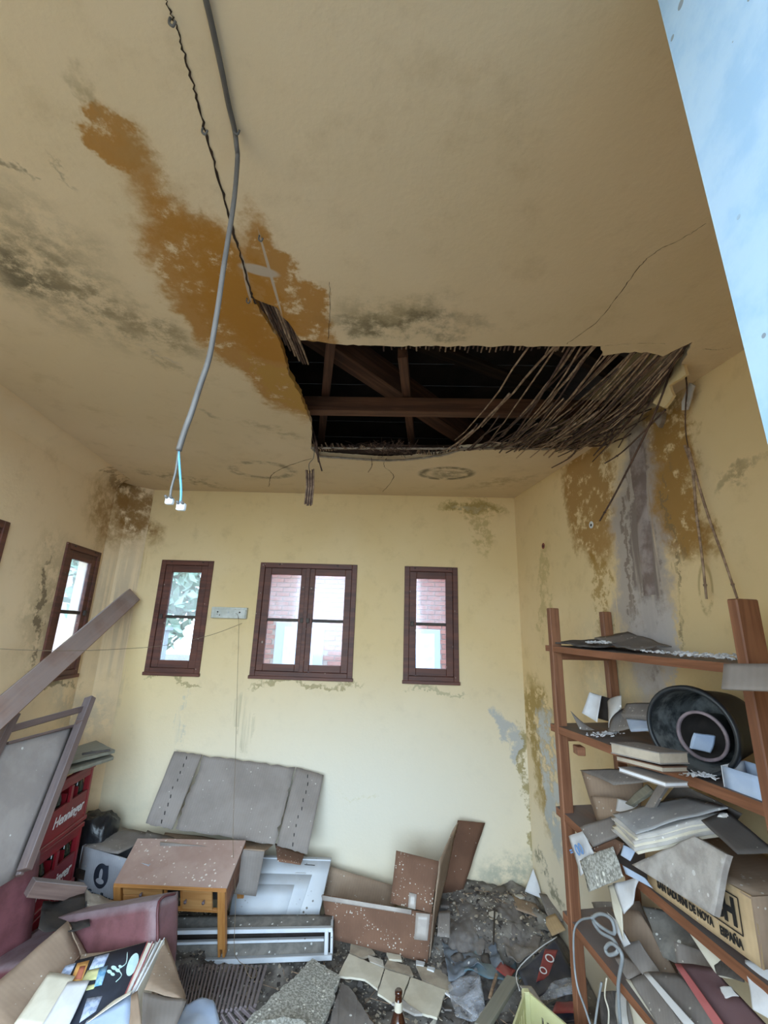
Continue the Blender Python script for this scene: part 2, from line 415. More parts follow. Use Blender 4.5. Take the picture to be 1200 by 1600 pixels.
def tube_bm(bm, pts, r, seg=6, r1=None):
    pts = [V(p) for p in pts]; rings = []; n = len(pts)
    up = V((.31, .17, .93))
    for i, p in enumerate(pts):
        d = (pts[min(i+1, n-1)]-pts[max(i-1, 0)]).normalized()
        a = d.cross(up)
        if a.length < .05: a = d.cross(V((1, 0, 0)))
        a.normalize(); b = d.cross(a); rr = r if r1 is None else r+(r1-r)*i/(n-1)
        rings.append([bm.verts.new(p+(a*math.cos(t)+b*math.sin(t))*rr) for t in [k*2*math.pi/seg for k in range(seg)]])
    for i in range(n-1):
        for k in range(seg):
            bm.faces.new((rings[i][k], rings[i][(k+1) % seg], rings[i+1][(k+1) % seg], rings[i+1][k]))
    bm.faces.new(rings[0][::-1]); bm.faces.new(rings[-1])
def smoothpath(pts, k=6):
    pts = [V(p) for p in pts]; out = []
    for i in range(len(pts)-1):
        p0, p1, p2, p3 = pts[max(i-1, 0)], pts[i], pts[i+1], pts[min(i+2, len(pts)-1)]
        for s in range(k):
            t = s/k
            out.append(.5*((2*p1)+(p2-p0)*t+(2*p0-5*p1+4*p2-p3)*t*t+(3*p1-p0-3*p2+p3)*t**3))
    out.append(pts[-1]); return out
def lathe(name, prof, m, mat, parent=None, seg=32, smooth=True, **tg):
    """profile (r, h) revolved round local Z of matrix m"""
    bm = bmesh.new(); rings = []
    for r, h in prof:
        rings.append([bm.verts.new((r*math.cos(k*2*math.pi/seg), r*math.sin(k*2*math.pi/seg), h)) for k in range(seg)] if r > 1e-5 else [bm.verts.new((0, 0, h))])
    for a, b in zip(rings, rings[1:]):
        for k in range(seg):
            k2 = (k+1) % seg
            if len(a) == 1 and len(b) == 1: continue
            if len(a) == 1: bm.faces.new((a[0], b[k2], b[k]))
            elif len(b) == 1: bm.faces.new((a[k], a[k2], b[0]))
            else: bm.faces.new((a[k], a[k2], b[k2], b[k]))
    o = link(name, finish(bm, smooth), mat, parent, m); return tag(o, **tg) if tg else o
def cushion(name, m, s, mat, parent=None, sub=2, sq=.18, wob=.01, **tg):
    """puffed box in frame m"""
    bm = bmesh.new(); bmesh.ops.create_cube(bm, size=1)
    bmesh.ops.subdivide_edges(bm, edges=bm.edges[:], cuts=7, use_grid_fill=True)
    for v in bm.verts:
        p = v.co*2; L = (abs(p.x)**5+abs(p.y)**5+abs(p.z)**5)**.2
        q = p*(1-sq+sq/max(L, .01)); q /= 2
        w_ = noise.noise(q*5+V((s[0]*9, 3, 1)))*wob
        v.co = V((q.x*s[0], q.y*s[1], q.z*s[2]))*(1+w_)
    o = link(name, finish(bm, True), mat, parent, m); return tag(o, **tg) if tg else o
def text(body, size, o, xd, yd, mat, parent=None, name='lettering', ext=.0006, shear=0, bold=.0, ysc=1, **tg):
    cu_ = bpy.data.curves.new('t', 'FONT'); cu_.body = body; cu_.size = size; cu_.extrude = ext; cu_.shear = shear; cu_.offset = bold
    cu_.align_x = 'CENTER'; cu_.align_y = 'CENTER'; cu_.resolution_u = 3
    to = bpy.data.objects.new('t', cu_); COL.objects.link(to)
    dg = bpy.context.evaluated_depsgraph_get(); me = bpy.data.meshes.new_from_object(to.evaluated_get(dg))
    bpy.data.objects.remove(to); bpy.data.curves.remove(cu_)
    xd = xd.normalized(); z = xd.cross(yd).normalized(); m = frame_m(V(o), xd, z) @ Matrix.Diagonal((1, ysc, 1, 1))
    ob = link(name, me, mat, parent, m); return tag(ob, **tg) if tg else ob

# ================================================================== ROOM SHELL
NC = V((0, 0, -1)); NB = V((0, -1, 0)); NRt = V((-1, -.182, 0)).normalized(); NLt = V((1, -.126, 0)).normalized()
OCH, MLD, WHT, GRY, DKO = '#a87424', '#5c5340', '#b9ab9c', '#857a70', '#7a5a24'
def c_(a, b, w_, col, k, **o): o['n'] = NC; return (PC(*a), PC(*b), w_, col, k, o)
def b_(a, b, w_, col, k, **o): o['n'] = NB; return (PY(*a, 3), PY(*b, 3), w_, col, k, o)
def r_(a, b, w_, col, k, **o): o['n'] = NRt; return (PR(*a), PR(*b), w_, col, k, o)
def l_(a, b, w_, col, k, **o): o['n'] = NLt; return (PL(*a), PL(*b), w_, col, k, o)
mceil = plaster('ceiling_plaster', '#d8c3a0', '#dfcaaa', [
    c_((118, 175), (222, 262), .115, OCH, .9, th=(.3, .46)),
    c_((190, 210), (420, 560), .20, '#a88452', .75, th=(.4, .55)),
    c_((210, 275), (480, 650), .30, OCH, .88, th=(.32, .46)),
    c_((395, 330), (512, 530), .15, OCH, .9, th=(.33, .46)),
    c_((320, 340), (480, 580), .22, OCH, .85, th=(.3, .42)),
    c_((400, 560), (470, 640), .12, '#b08a3c', .6, th=(.4, .5)),
    c_((-60, 370), (140, 480), .20, MLD, .95, th=(.36, .56), soft=.8),
    c_((-40, 300), (200, 540), .34, '#7d715a', .75, th=(.36, .6), soft=.8),
    c_((90, 420), (330, 560), .16, '#8f7d5e', .75, th=(.38, .6), soft=.7),
    c_((150, 490), (300, 600), .10, '#8f7d5e', .5, th=(.45, .6), soft=.7),
    c_((20, 260), (50, 290), .03, MLD, .6, soft=.8), c_((60, 225), (100, 290), .02, MLD, .4, soft=.8),
    c_((120, 90), (160, 190), .05, '#8d7a56', .5, soft=.9, nz=''),
    c_((190, 527), (285, 572), .03, '#b3a79c', .8, th=(.4, .6), soft=.6),
    c_((375, 415), (435, 430), .035, WHT, .95, sharp=1, nz=''), c_((405, 365), (440, 490), .008, WHT, .9, sharp=1, nz=''), c_((378, 400), (392, 470), .012, WHT, .8, sharp=1, nz=''),
    c_((530, 505), (740, 515), .07, MLD, .9, th=(.34, .58), soft=.9),
    c_((545, 490), (700, 500), .16, '#8d7d5c', .75, soft=.9, th=(.34, .6)),
    c_((360, 735), (460, 735), .30, MLD, .6, ring=1, sharp=1, th=(.4, .6)),
    c_((655, 740), (740, 740), .22, MLD, .8, ring=1, sharp=1, th=(.35, .55)), c_((670, 740), (725, 740), .12, MLD, .6, soft=.8),
    c_((190, 725), (350, 765), .18, '#6f5d3e', .55, th=(.45, .6), soft=.7),
    c_((300, 640), (345, 655), .06, MLD, .4, soft=.9), c_((370, 655), (470, 690), .10, '#857350', .45, soft=.9, th=(.45, .6)),
    c_((720, 760), (860, 740), .14, '#94784a', .5, th=(.4, .6), soft=.8),
])
mback = plaster('back_wall_plaster', '#dec592', '#e3cc9e', [
    b_((560, 1060), (560, 1480), 3.6, '#dedacd', .9, soft=1.0, nz='', sharp=1),  # lower wall: discoloured paint, plus cool daylight put into the colour
    b_((195, 760), (240, 850), .22, '#8b6428', .8, th=(.28, .6), soft=.6), b_((150, 780), (215, 900), .22, '#93743c', .6, th=(.36, .6), nz='streak', soft=.7),
    b_((200, 765), (225, 830), .12, '#7a5520', .8, th=(.3, .5)),
    b_((190, 860), (170, 1130), .12, '#a39787', .6, nz='streak', soft=.7),
    b_((690, 782), (790, 790), .10, '#8f7836', .8, th=(.38, .5), soft=.5), b_((715, 785), (765, 790), .04, '#b5aa8c', .7, soft=.4),
    b_((750, 770), (750, 870), .16, '#a58e54', .55, th=(.42, .55)),
    b_((782, 1110), (812, 1190), .13, '#aeb0b0', .85, th=(.35, .5)), b_((815, 1130), (842, 1340), .07, '#8f8049', .8, th=(.4, .52)),
    b_((740, 1390), (850, 1330), .2, '#9da091', .75, th=(.36, .6), soft=.7),
    b_((400, 1066), (560, 1068), .035, '#96885f', .7), b_((225, 1060), (310, 1062), .03, '#96885f', .7), b_((632, 1072), (720, 1074), .03, '#a19a78', .6),
    b_((380, 1075), (376, 1170), .10, '#aba387', .5, nz='streak'), b_((285, 1070), (278, 1200), .05, '#b9b6a8', .6, nz='streak'),
    b_((520, 1242), (590, 1245), .008, '#d6cfb6', .8),
    b_((150, 1240), (200, 1330), .5, '#a9a899', .5, soft=.9, nz=''),
])
mright = plaster('right_wall_plaster', '#dcc494', '#e2cba0', [
    r_((930, 1250), (930, 1700), 2.0, '#ded8c8', .85, soft=1.0, nz='', sharp=1),  # paler paint low down, with the cool daylight painted in
    r_((900, 690), (940, 880), .36, '#96691c', .8, th=(.36, .48)), r_((1025, 630), (1060, 870), .27, '#93691f', .88, th=(.33, .46)),
    r_((930, 860), (955, 1010), .12, '#9a7428', .7, th=(.46, .54)),
    r_((988, 640), (1012, 1120), .31, '#aaa09a', .92, nz='streak', th=(.2, .4), soft=.35),
    r_((1000, 680), (1020, 1060), .12, '#776a63', .85, nz='streak', th=(.3, .5)), r_((975, 690), (990, 1000), .03, '#6f5f52', .7, nz='streak'),
    r_((1048, 700), (1065, 1000), .02, '#7b6a4e', .7, nz='streak'),
    r_((1035, 940), (1040, 1080), .14, '#c4bdb9', .9, th=(.26, .46)), r_((1010, 930), (1010, 1080), .2, '#bdb6b2', .8, th=(.3, .5)),
    r_((1120, 760), (1190, 700), .04, '#857352', .6, soft=.8), r_((1100, 590), (1000, 690), .05, '#8b7a5a', .4, soft=.8),
    r_((1100, 880), (1105, 960), .06, '#9a8352', .6, ring=1, sharp=1),
    r_((850, 860), (850, 1010), .12, '#a8955f', .5, th=(.42, .55)),
    r_((832, 1060), (868, 1300), .30, '#9a8040', .85, th=(.40, .50)), r_((848, 1110), (872, 1290), .22, '#c3c6c6', .92, th=(.42, .52)),
    r_((860, 1240), (880, 1330), .14, '#b3b8b8', .85, th=(.36, .5)), r_((835, 1320), (880, 1420), .12, '#77755f', .8, th=(.43, .55)),
    r_((900, 1050), (1000, 1060), .5, '#b3aa90', .4, th=(.36, .55), soft=.8),
])
mleft = plaster('left_wall_plaster', '#dec49c', '#e3cba6', [
    l_((170, 740), (185, 850), .55, '#8f6a30', .8, th=(.30, .62), soft=.6), l_((190, 745), (195, 820), .25, '#7f5a22', .8, th=(.34, .52)),
    l_((185, 860), (150, 1060), .35, '#a29482', .55, nz='streak', soft=.8),
    l_((90, 850), (50, 1060), .35, '#9d8a66', .6, th=(.36, .55), soft=.7),
    l_((75, 870), (40, 1060), .05, '#54432e', .7, th=(.45, .55)), l_((45, 1065), (120, 1060), .05, '#75674a', .8, th=(.36, .55)),
    l_((90, 1075), (130, 1150), .25, '#a09a8c', .5, th=(.36, .55), soft=.8),
    l_((150, 740), (195, 755), .06, '#6f5530', .6, th=(.4, .5)),
])

def wall(name, mat, P, D, N, u1, z1, holes, th, z0=0, u0=0):
    """wall plane: point P + u*D, inner face at N side; th thickness outward; holes (u0,u1,z0,z1)"""
    def w3(u, z, o=0): return V((P.x, P.y, 0)) + D*u - N*o + V((0, 0, z))
    outer = [V((u0, z0, 0)), V((u1, z0, 0)), V((u1, z1, 0)), V((u0, z1, 0))]
    loops = [outer] + [[V((a, c, 0)), V((a, d, 0)), V((b, d, 0)), V((b, c, 0))] for a, b, c, d in holes]
    allp = [p for lp in loops for p in lp]; tris = tessellate_polygon(loops)
    vs = [w3(p.x, p.y) for p in allp] + [w3(p.x, p.y, th) for p in allp]; n = len(allp); fs = []
    for t in tris: fs += [tuple(t), tuple(i+n for i in reversed(t))]
    k = 0
    for lp in loops:
        m_ = len(lp)
        for i in range(m_): fs.append((k+i, k+(i+1) % m_, n+k+(i+1) % m_, n+k+i))
        k += m_
    bm = bmesh.new(); bm.from_mesh(wmesh(vs, fs)); 
    o = link(name, finish(bm), mat); tag(o, kind='structure'); return o
ZT, ZB = 2.09, 1.351
WB = [(-1.606, -1.243), (-.916, -.249), (.0765, .436)]
DB = V((1, 0, 0)); PB = V((0, 3, 0))
wall('wall_back', mback, PB, DB, NB, 1.1, 2.9, [(a, b, ZB, ZT) for a, b in WB], .14, u0=-2.1)
DL = V((-.126, 1, 0)).normalized(); PLw = V((XL(0), 0, 0))
kL = math.sqrt(1+.126**2)
WL = [(1.56*kL, 1.945*kL), (2.40*kL, 2.766*kL)]
wall('wall_left', mleft, PLw, DL, NLt, 3.2*kL, 2.9, [(a, b, ZB, ZT) for a, b in WL], .14, u0=-.7)
DR = V((-.182, 1, 0)).normalized(); kR = math.sqrt(1+.182**2)
wall('wall_right', mright, V((XR(0), 0, 0)), DR, NRt, 3.2*kR, 2.9, [], .14, u0=-.1)
# front wall stub on the right with the painted jamb of the wide doorway
JX = .43
wf = wall('wall_front', mright, V((JX, .4, 0)), V((1, 0, 0)), V((0, 1, 0)), .95, 2.9, [], .34)
bm = bmesh.new()      # painted jamb lining, slightly out of plumb
jb = [bm.verts.new(v) for v in ((.41, .402, 0), (.41, .06, 0), (.46, .06, 0), (.46, .402, 0), (.343, .402, 2.598), (.343, .06, 2.598), (.46, .06, 2.598), (.46, .402, 2.598))]
for f in ((0, 1, 5, 4), (1, 2, 6, 5), (2, 3, 7, 6), (3, 0, 4, 7), (4, 5, 6, 7), (3, 2, 1, 0)): bm.faces.new([jb[i] for i in f])
place('door_jamb', bm, 'jamb', kind='structure')
# corner piece where left and back walls meet (boxed corner, 2 folds)
cA = PL(190, 757); cA = V((XL(2.80), 2.80, 0)); cB = V((-1.76, 3, 0))
bm = bmesh.new(); q = [V((cA.x, cA.y, 0)), V((cB.x, cB.y-.001, 0))]
vs = [bm.verts.new(p+V((0, 0, z))) for z in (0, 2.6) for p in (V((XL(2.8)+.001, 2.80, 0)), V((-1.86, 2.90, 0)), V((-1.75, 2.999, 0)))]
for i in range(2): bm.faces.new((vs[i], vs[i+1], vs[i+4], vs[i+3]))
place('corner_fill', bm, mleft, kind='structure')

# floor and the outdoor paving at the doorway
bm = bmesh.new(); add_box(bm, (-.3, 1.4, -.05), (4.4, 4.0, .1)); place('floor', bm, 'rubbledk', kind='structure')
bm = bmesh.new(); add_box(bm, (0, 0, -.2), (60, 60, .1)); place('ground', bm, 'ground', kind='structure')

# ceiling slab with the collapsed hole
hole_px = [(398, 467), (432, 480), (470, 532), (560, 540), (690, 541), (780, 541), (880, 541), (940, 541), (942, 556), (975, 551), (1010, 550), (1036, 557), (1082, 534),
           (1070, 560), (1050, 590), (1028, 612), (1045, 622)]
hole = [PC(*p) for p in hole_px]
# the hole runs on to the right wall, then back along its far edge
hole += [V((XR(1.62)-.02, 1.62, ZC)), V((XR(1.8)-.02, 1.8, ZC)), V((XR(2.0)-.03, 2.02, ZC))]
hole += [PC(*p) for p in [(905, 702), (850, 700), (800, 698), (720, 703), (690, 712), (640, 718), (600, 720), (540, 716), (500, 713), (487, 700), (486, 660), (468, 615), (452, 588), (438, 536), (415, 500), (386, 452)]]
def jagged(pts, amp, step, rnd):
    out = []
    for i in range(len(pts)):
        a, b = pts[i], pts[(i+1) % len(pts)]; k = max(1, int((b-a).length/step))
        for s in range(k):
            p = a.lerp(b, s/k)
            if s: p = p+V((rnd.uniform(-amp, amp), rnd.uniform(-amp, amp), 0))
            out.append(p)
    return out
hj = jagged(hole, .004, .018, random.Random(3))
outer = [V((XL(-.15)-.1, -.5, ZC)), V((XR(-.15)+.1, -.5, ZC)), V((XR(3.1)+.1, 3.1, ZC)), V((XL(3.1)-.1, 3.1, ZC))]  # near edge runs past the doorway: unseen overhang added for its shade
# fine outer rectangle, hole loop
loops = [[V((p.x, p.y, 0)) for p in outer], [V((p.x, p.y, 0)) for p in hj]]
allp = loops[0]+loops[1]; tris = tessellate_polygon(loops)
TH = .028
vs = [V((p.x, p.y, ZC)) for p in allp]+[V((p.x, p.y, ZC+TH)) for p in allp]; n = len(allp); fs = []
for t in tris: fs += [tuple(t), tuple(i+n for i in reversed(t))]
k = 0
for lp in loops:
    m_ = len(lp)
    for i in range(m_): fs.append((k+i, k+(i+1) % m_, n+k+(i+1) % m_, n+k+i))
    k += m_
bm = bmesh.new(); bm.from_mesh(wmesh(vs, fs)); ceiling = link('ceiling', finish(bm), mceil); tag(ceiling, kind='structure')
MT['edgeplaster'] = stuffm('broken_plaster_edge', '#8d8073', '#a79a8c', scale=30, rough=.95, bump=.8)
# raw broken lip along the far edge of the hole
lip = [PC(*p) for p in [(905, 702), (850, 700), (800, 698), (720, 703), (690, 712), (640, 718), (600, 720), (540, 716), (500, 713), (487, 700)]]
lp = jagged(lip[:-1]+[lip[-1]], .003, .02, random.Random(5)); lp = [p for p in lp if p.y > 2.0]
tube('broken_edge', [p+V((0, -.002, -.001)) for p in lp[:-6]], .006, 'edgeplaster', ceiling, seg=5)
# coving that rounds the joint of ceiling and left wall
def cove(name, P0, P1, N, r, mat):
    bm = bmesh.new(); rows = []
    for k in range(7):
        a = k/6*math.pi/2; off = r*(1-math.cos(a)) ; dn = r*(1-math.sin(a))
        # from wall (k=0: distance r below) to ceiling
        rows.append([bm.verts.new(V((p.x, p.y, 0))+N*(r*(1-math.cos(a))+.001)+V((0, 0, ZC-.001-r*(1-math.sin(a))))) for p in (P0, P1)])
    for a, b in zip(rows, rows[1:]): f = bm.faces.new((a[0], a[1], b[1], b[0])); f.smooth = True
    return place(name, bm, mat, smooth=True, kind='structure')
cove('trim_1', V((XL(-.1), -.1, 0)), V((XL(2.8), 2.8, 0)), NLt, .10, mleft)

# cracks: thin ribbons along the breaks, coloured dark for the shade inside them
def crackline(pts, w0, w1, parent, nrm, seed):
    rnd = random.Random(seed); P = smoothpath(pts, 9); bm = bmesh.new(); L = []
    for i, p in enumerate(P):
        d = (P[min(i+1, len(P)-1)]-P[max(i-1, 0)]).normalized(); s = d.cross(nrm).normalized()
        p = p+s*rnd.uniform(-.0025, .0025); wd = (w0+(w1-w0)*i/len(P))*rnd.uniform(.5, 1.4)
        L.append((bm.verts.new(p+nrm*.0008+s*wd/2), bm.verts.new(p+nrm*.0012-s*wd/2)))
    for a, b in zip(L, L[1:]): bm.faces.new((a[0], a[1], b[1], b[0]))
    return place('crack', bm, 'crack', parent)
crackline([PC(*p) for p in [(255, -10), (268, 22), (283, 65), (300, 125), (317, 190), (337, 260), (357, 335), (376, 400), (392, 458), (400, 475)]], .0025, .007, ceiling, NC, 1)
crackline([PC(*p) for p in [(885, 537), (935, 500), (970, 455), (1000, 415), (1026, 392), (1070, 370), (1104, 349)]], .002, .0012, ceiling, NC, 2)
crackline([PC(*p) for p in [(514, 440), (516, 480), (513, 530)]], .001, .001, ceiling, NC, 3)
crackline([PC(*p) for p in [(487, 716), (450, 728), (425, 742), (420, 760)]], .004, .003, ceiling, NC, 4)
crackline([PC(*p) for p in [(604, 716), (600, 728), (615, 745), (598, 768)]], .003, .003, ceiling, NC, 5)
for e_, pts in enumerate([[(1098, 545), (1120, 546), (1142, 543)]]):
    crackline([PC(*p) for p in pts], .0015, .001, ceiling, NC, 6)
crackline([PC(x, y) for x, y in [(945, 540), (1000, 536), (1040, 537)]], .0012, .001, ceiling, NC, 9)
# small hooks in the ceiling
for px_, py_ in ((317, 199), (367, 199), (405, 368), (266, 28), (386, 466)):
    c0 = PC(px_, py_)
    tube('ceiling_hook', smoothpath([c0, c0+V((0, 0, -.012)), c0+V((.006, .002, -.016)), c0+V((.010, 0, -.008))], 4), .0022, 'greywire', ceiling, seg=6)

# ---- attic above the hole
roof = bpy.data.objects.new('roof', None); COL.objects.link(roof); roof['kind'] = 'structure'
def board(y0, y1, z0, z1, i):
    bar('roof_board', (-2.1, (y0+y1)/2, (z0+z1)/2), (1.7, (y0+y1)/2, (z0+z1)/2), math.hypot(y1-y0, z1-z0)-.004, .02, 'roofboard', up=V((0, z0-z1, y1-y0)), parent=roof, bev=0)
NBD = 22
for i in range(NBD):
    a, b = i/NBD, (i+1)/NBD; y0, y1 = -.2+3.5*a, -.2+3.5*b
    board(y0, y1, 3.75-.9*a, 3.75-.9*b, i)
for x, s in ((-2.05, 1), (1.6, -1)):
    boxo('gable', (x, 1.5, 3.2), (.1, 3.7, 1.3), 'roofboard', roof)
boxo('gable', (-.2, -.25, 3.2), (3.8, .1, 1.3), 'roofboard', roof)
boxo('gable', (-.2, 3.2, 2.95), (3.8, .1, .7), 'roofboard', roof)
# joist across the hole, ties and the big diagonal rafter
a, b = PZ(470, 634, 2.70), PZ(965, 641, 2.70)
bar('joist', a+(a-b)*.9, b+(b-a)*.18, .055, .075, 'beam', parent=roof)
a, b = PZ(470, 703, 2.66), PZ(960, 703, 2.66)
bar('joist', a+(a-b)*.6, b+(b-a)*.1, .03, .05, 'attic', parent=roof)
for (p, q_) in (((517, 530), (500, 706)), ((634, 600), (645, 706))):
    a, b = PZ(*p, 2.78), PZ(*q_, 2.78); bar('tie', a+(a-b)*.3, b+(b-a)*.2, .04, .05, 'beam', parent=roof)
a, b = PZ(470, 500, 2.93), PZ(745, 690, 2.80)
bar('rafter', a+(a-b)*.5, b+(b-a)*.6, .10, .12, 'beam', parent=roof, up=V((.3, .2, 1)))  # paler wood stands in for the light on this rafter
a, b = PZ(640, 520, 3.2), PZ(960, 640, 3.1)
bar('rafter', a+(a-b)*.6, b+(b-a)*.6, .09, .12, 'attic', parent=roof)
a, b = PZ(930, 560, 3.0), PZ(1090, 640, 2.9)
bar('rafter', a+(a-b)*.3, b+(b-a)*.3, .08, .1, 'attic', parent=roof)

# ---- reed canes
rc = random.Random(11)
def cane(p0, p1, sag, r, mat, parent=ceiling, wob=.006, name='reed_cane'):
    P = []
    for i in range(7):
        t = i/6; p = V(p0).lerp(V(p1), t); p.z -= sag*4*t*(1-t); p.x += rc.uniform(-wob, wob); p.z += rc.uniform(-wob, wob)*.6; P.append(p)
    return tube(name, P, r, mat, parent, seg=5, r1=r*.7)
# stubs along the far edge
x = -.43
while x < .36:
    y = 2.22+.03*math.sin(x*9) + (-.03 if x > .25 else 0); L = rc.uniform(.03, .10)
    cane((x, y+.02, 2.612), (x+rc.uniform(-.02, .02), y-L, 2.612-rc.uniform(0, .035)), .0, .0042, rc.choice(['cane', 'canedk']), wob=.002)
    x += rc.uniform(.0095, .013)
# short ends along the near edge
for xa, xb in ((-.05, .17), (.3, .6), (.14, .3)):
    x = xa
    while x < xb:
        cane((x, 1.24, 2.622), (x+rc.uniform(-.006, .006), 1.315+rc.uniform(0, .03), 2.608), 0, .004, rc.choice(['cane', 'canedk']), wob=.001); x += rc.uniform(.012, .022)
# the wedge of exposed reeds at the near left tip
for i in range(13):
    f = i/12; x = -.455+.115*f
    ya = 1.02+.17*f; yb = 1.14+.30*min(1, f*1.25)
    cane((x-.01, ya, 2.618), (x, yb, 2.616), 0, .0048, rc.choice(['cane', 'canedk', 'canedk']), wob=.0015)
# sagging curtain of reeds on the right
for i in range(60):
    u = rc.random()**.62; x0 = .40+.57*u
    y0 = 1.30 if x0 < .75 else 1.33-.05*(x0-.75)/.2
    x1 = x0-rc.uniform(.03, .17)+(.06 if u > .8 else 0); y1 = rc.uniform(2.02, 2.2)
    z1 = 2.60+rc.uniform(-.035, .02); t0, t1 = 0, 1
    if rc.random() < .35: t0 = rc.uniform(.25, .6)
    elif rc.random() < .2: t1 = rc.uniform(.55, .9)
    A, B = V((x0, y0, 2.612)), V((x1, y1, z1))
    a, b = A.lerp(B, t0), A.lerp(B, t1)
    if t0: a.z -= rc.uniform(-.02, .08); a.x += rc.uniform(0, .08)
    cane(a, b, rc.uniform(.0, .03)*(1 if t0 == 0 else .3), rc.uniform(.003, .0055), rc.choice(['cane', 'canedk', 'cane']), wob=.004)
for i in range(55):   # heaped broken ends near the far right edge
    x = rc.uniform(.36, 1.0); y = 2.14-.12*(x-.4)
    cane((x, y+.03, 2.60), (x+rc.uniform(.02, .16), y-rc.uniform(.12, .42), 2.60-rc.uniform(-.02, .07)), rc.uniform(-.02, .02), rc.uniform(.003, .005), rc.choice(['cane', 'canedk', 'canedk']), wob=.006)
for i in range(16):   # bundle slipping down by the wall
    f = rc.random()
    a = V((.955+.01*f, 1.27+.06*f, 2.60)); b = V((XR(1.95)-.04-rc.uniform(0, .12), rc.uniform(1.75, 2.02), 2.56-rc.uniform(0, .08)))
    cane(a, b, rc.uniform(.0, .04), rc.uniform(.003, .005), rc.choice(['canedk', 'cane', 'canedk']), wob=.007)
# tuft of straw at the far edge
bm = bmesh.new()
for i in range(150):
    c0 = V((rc.gauss(-.03, .09), 2.17+rc.uniform(-.03, .03), 2.60+rc.uniform(-.015, .02))); d = V((rc.uniform(-1, 1), rc.uniform(-1, .3), rc.uniform(-.5, .5))).normalized()*rc.uniform(.02, .05)
    tube_bm(bm, [c0-d, c0+V((0, 0, rc.uniform(-.01, .01))), c0+d], .0011, 3)
place('straw_tuft', bm, 'canedk', ceiling, kind='stuff')

# loose plaster hanging on the wall top at the right end of the hole
plate('loose_plaster', [PR(*p, .03) for p in [(1046, 590), (1056, 600), (1050, 625), (1035, 640), (1022, 632), (1030, 612)]], .015, mright, jag=.003, label='triangular chip of yellow plaster hanging at the wall end of the ceiling hole', category='plaster') if False else None
o = plate('hanging_plaster', [PR(*p, .13) for p in [(1064, 556), (1050, 588), (1024, 606), (1020, 630), (1038, 637), (1052, 618), (1046, 602), (1072, 585)]], .012, mright, jag=.002)
tag(o, 'jagged yellow plaster flap left hanging at the right end of the ceiling hole', 'plaster')
o = plate('mortar_lump', [PR(*p, .02) for p in [(1022, 646), (1035, 644), (1034, 655), (1029, 668), (1020, 655)]], .03, 'edgeplaster', jag=.003)
tag(o, 'small grey mortar lump stuck under the torn yellow plaster flap', 'mortar')
o = plate('white_plaster_strip', [PR(*p, .05) for p in [(1077, 598), (1084, 602), (1073, 640), (1065, 641), (1065, 628)]], .008, 'paperdirty', jag=.002)
tag(o, 'narrow white plaster strip dangling on a cane beside the right wall', 'plaster')
# hanging canes at the right wall
def hang(pts, r, mat, label, nm='hanging_cane', grp=None):
    bm = bmesh.new(); P = smoothpath(pts, 5); tube_bm(bm, P, r, 6, r*.75)
    for p in P[4::7]: tube_bm(bm, [p-V((0, 0, .003)), p+V((0, 0, .003))], r*1.25, 6)
    o = place(nm, bm, mat, None, True); return tag(o, label, 'cane', grp)
hang([PR(*p, .06) for p in [(1066, 560), (1073, 600), (1071, 640), (1072, 680), (1082, 730)]], .0028, 'canedk', 'thin crooked cane hanging from the corner tip of the ceiling hole')
hang([PR(*p, .07) for p in [(1070, 696), (1082, 735), (1088, 800), (1097, 870), (1104, 936)]], .0052, 'cane', 'long straight cane hanging down the right wall, left one of the pair')
hang([PR(*p, .075) for p in [(1076, 700), (1088, 745), (1108, 810), (1130, 870), (1152, 935)]], .0045, 'cane', 'long cane slanting outwards down the right wall, right one of the pair')
hang([PR(*p, .13) for p in [(1055, 560), (1030, 630), (995, 705), (962, 770), (937, 814)]], .0048, 'canedk', 'dark split cane sticking out of the hole towards the white dowel hole')
hang([PR(*p, .12) for p in [(1040, 640), (1000, 680), (970, 708), (945, 724)]], .004, 'canedk', 'short dark cane poking from the hole over the grey mortar streak')
hang([PZ(905, 690, 2.56), PZ(893, 713, 2.54), PZ(862, 731, 2.53)], .004, 'canedk', 'short broken cane end under the far right corner of the hole')
# lath fragment hanging at the far left corner of the hole
def Yp(p, Y=2.12): return PY(*p, Y)
lf = thing('hanging_lath_fragment', Yp((484, 790)), 'dark bundle of lath splinters dangling at the far left corner of the ceiling hole', 'lath')
for i in range(7):
    f = i/6; tube('splinter', [Yp((478+12*f, 735+rc.uniform(-6, 6))), Yp((479+11*f, 760)), Yp((476+11*f, 792-rc.uniform(0, 5)))], .004, 'canedk' if i % 2 else 'cane', lf, seg=5)
tube('wire', smoothpath([Yp((491, 698)), Yp((490, 715)), Yp((483, 725)), Yp((484, 740))], 4), .002, 'greywire', lf)
lf2 = thing('broken_lath', Yp((494, 720)), 'two thick lath ends stuck out downwards at the far left corner of the hole', 'lath')
tube('splinter', [Yp((484, 672)), Yp((490, 690)), Yp((496, 712)), Yp((503, 736))], .004, 'canedk', lf2, seg=5)
tube('splinter', [Yp((486, 665)), Yp((494, 690)), Yp((498, 722))], .006, 'canedk', lf2, seg=5)
hang([Yp((580, 715), 2.18), Yp((581, 728), 2.17), Yp((575, 738), 2.16)], .0018, 'canedk', 'fine root-like twig hanging from the middle of the far hole edge')

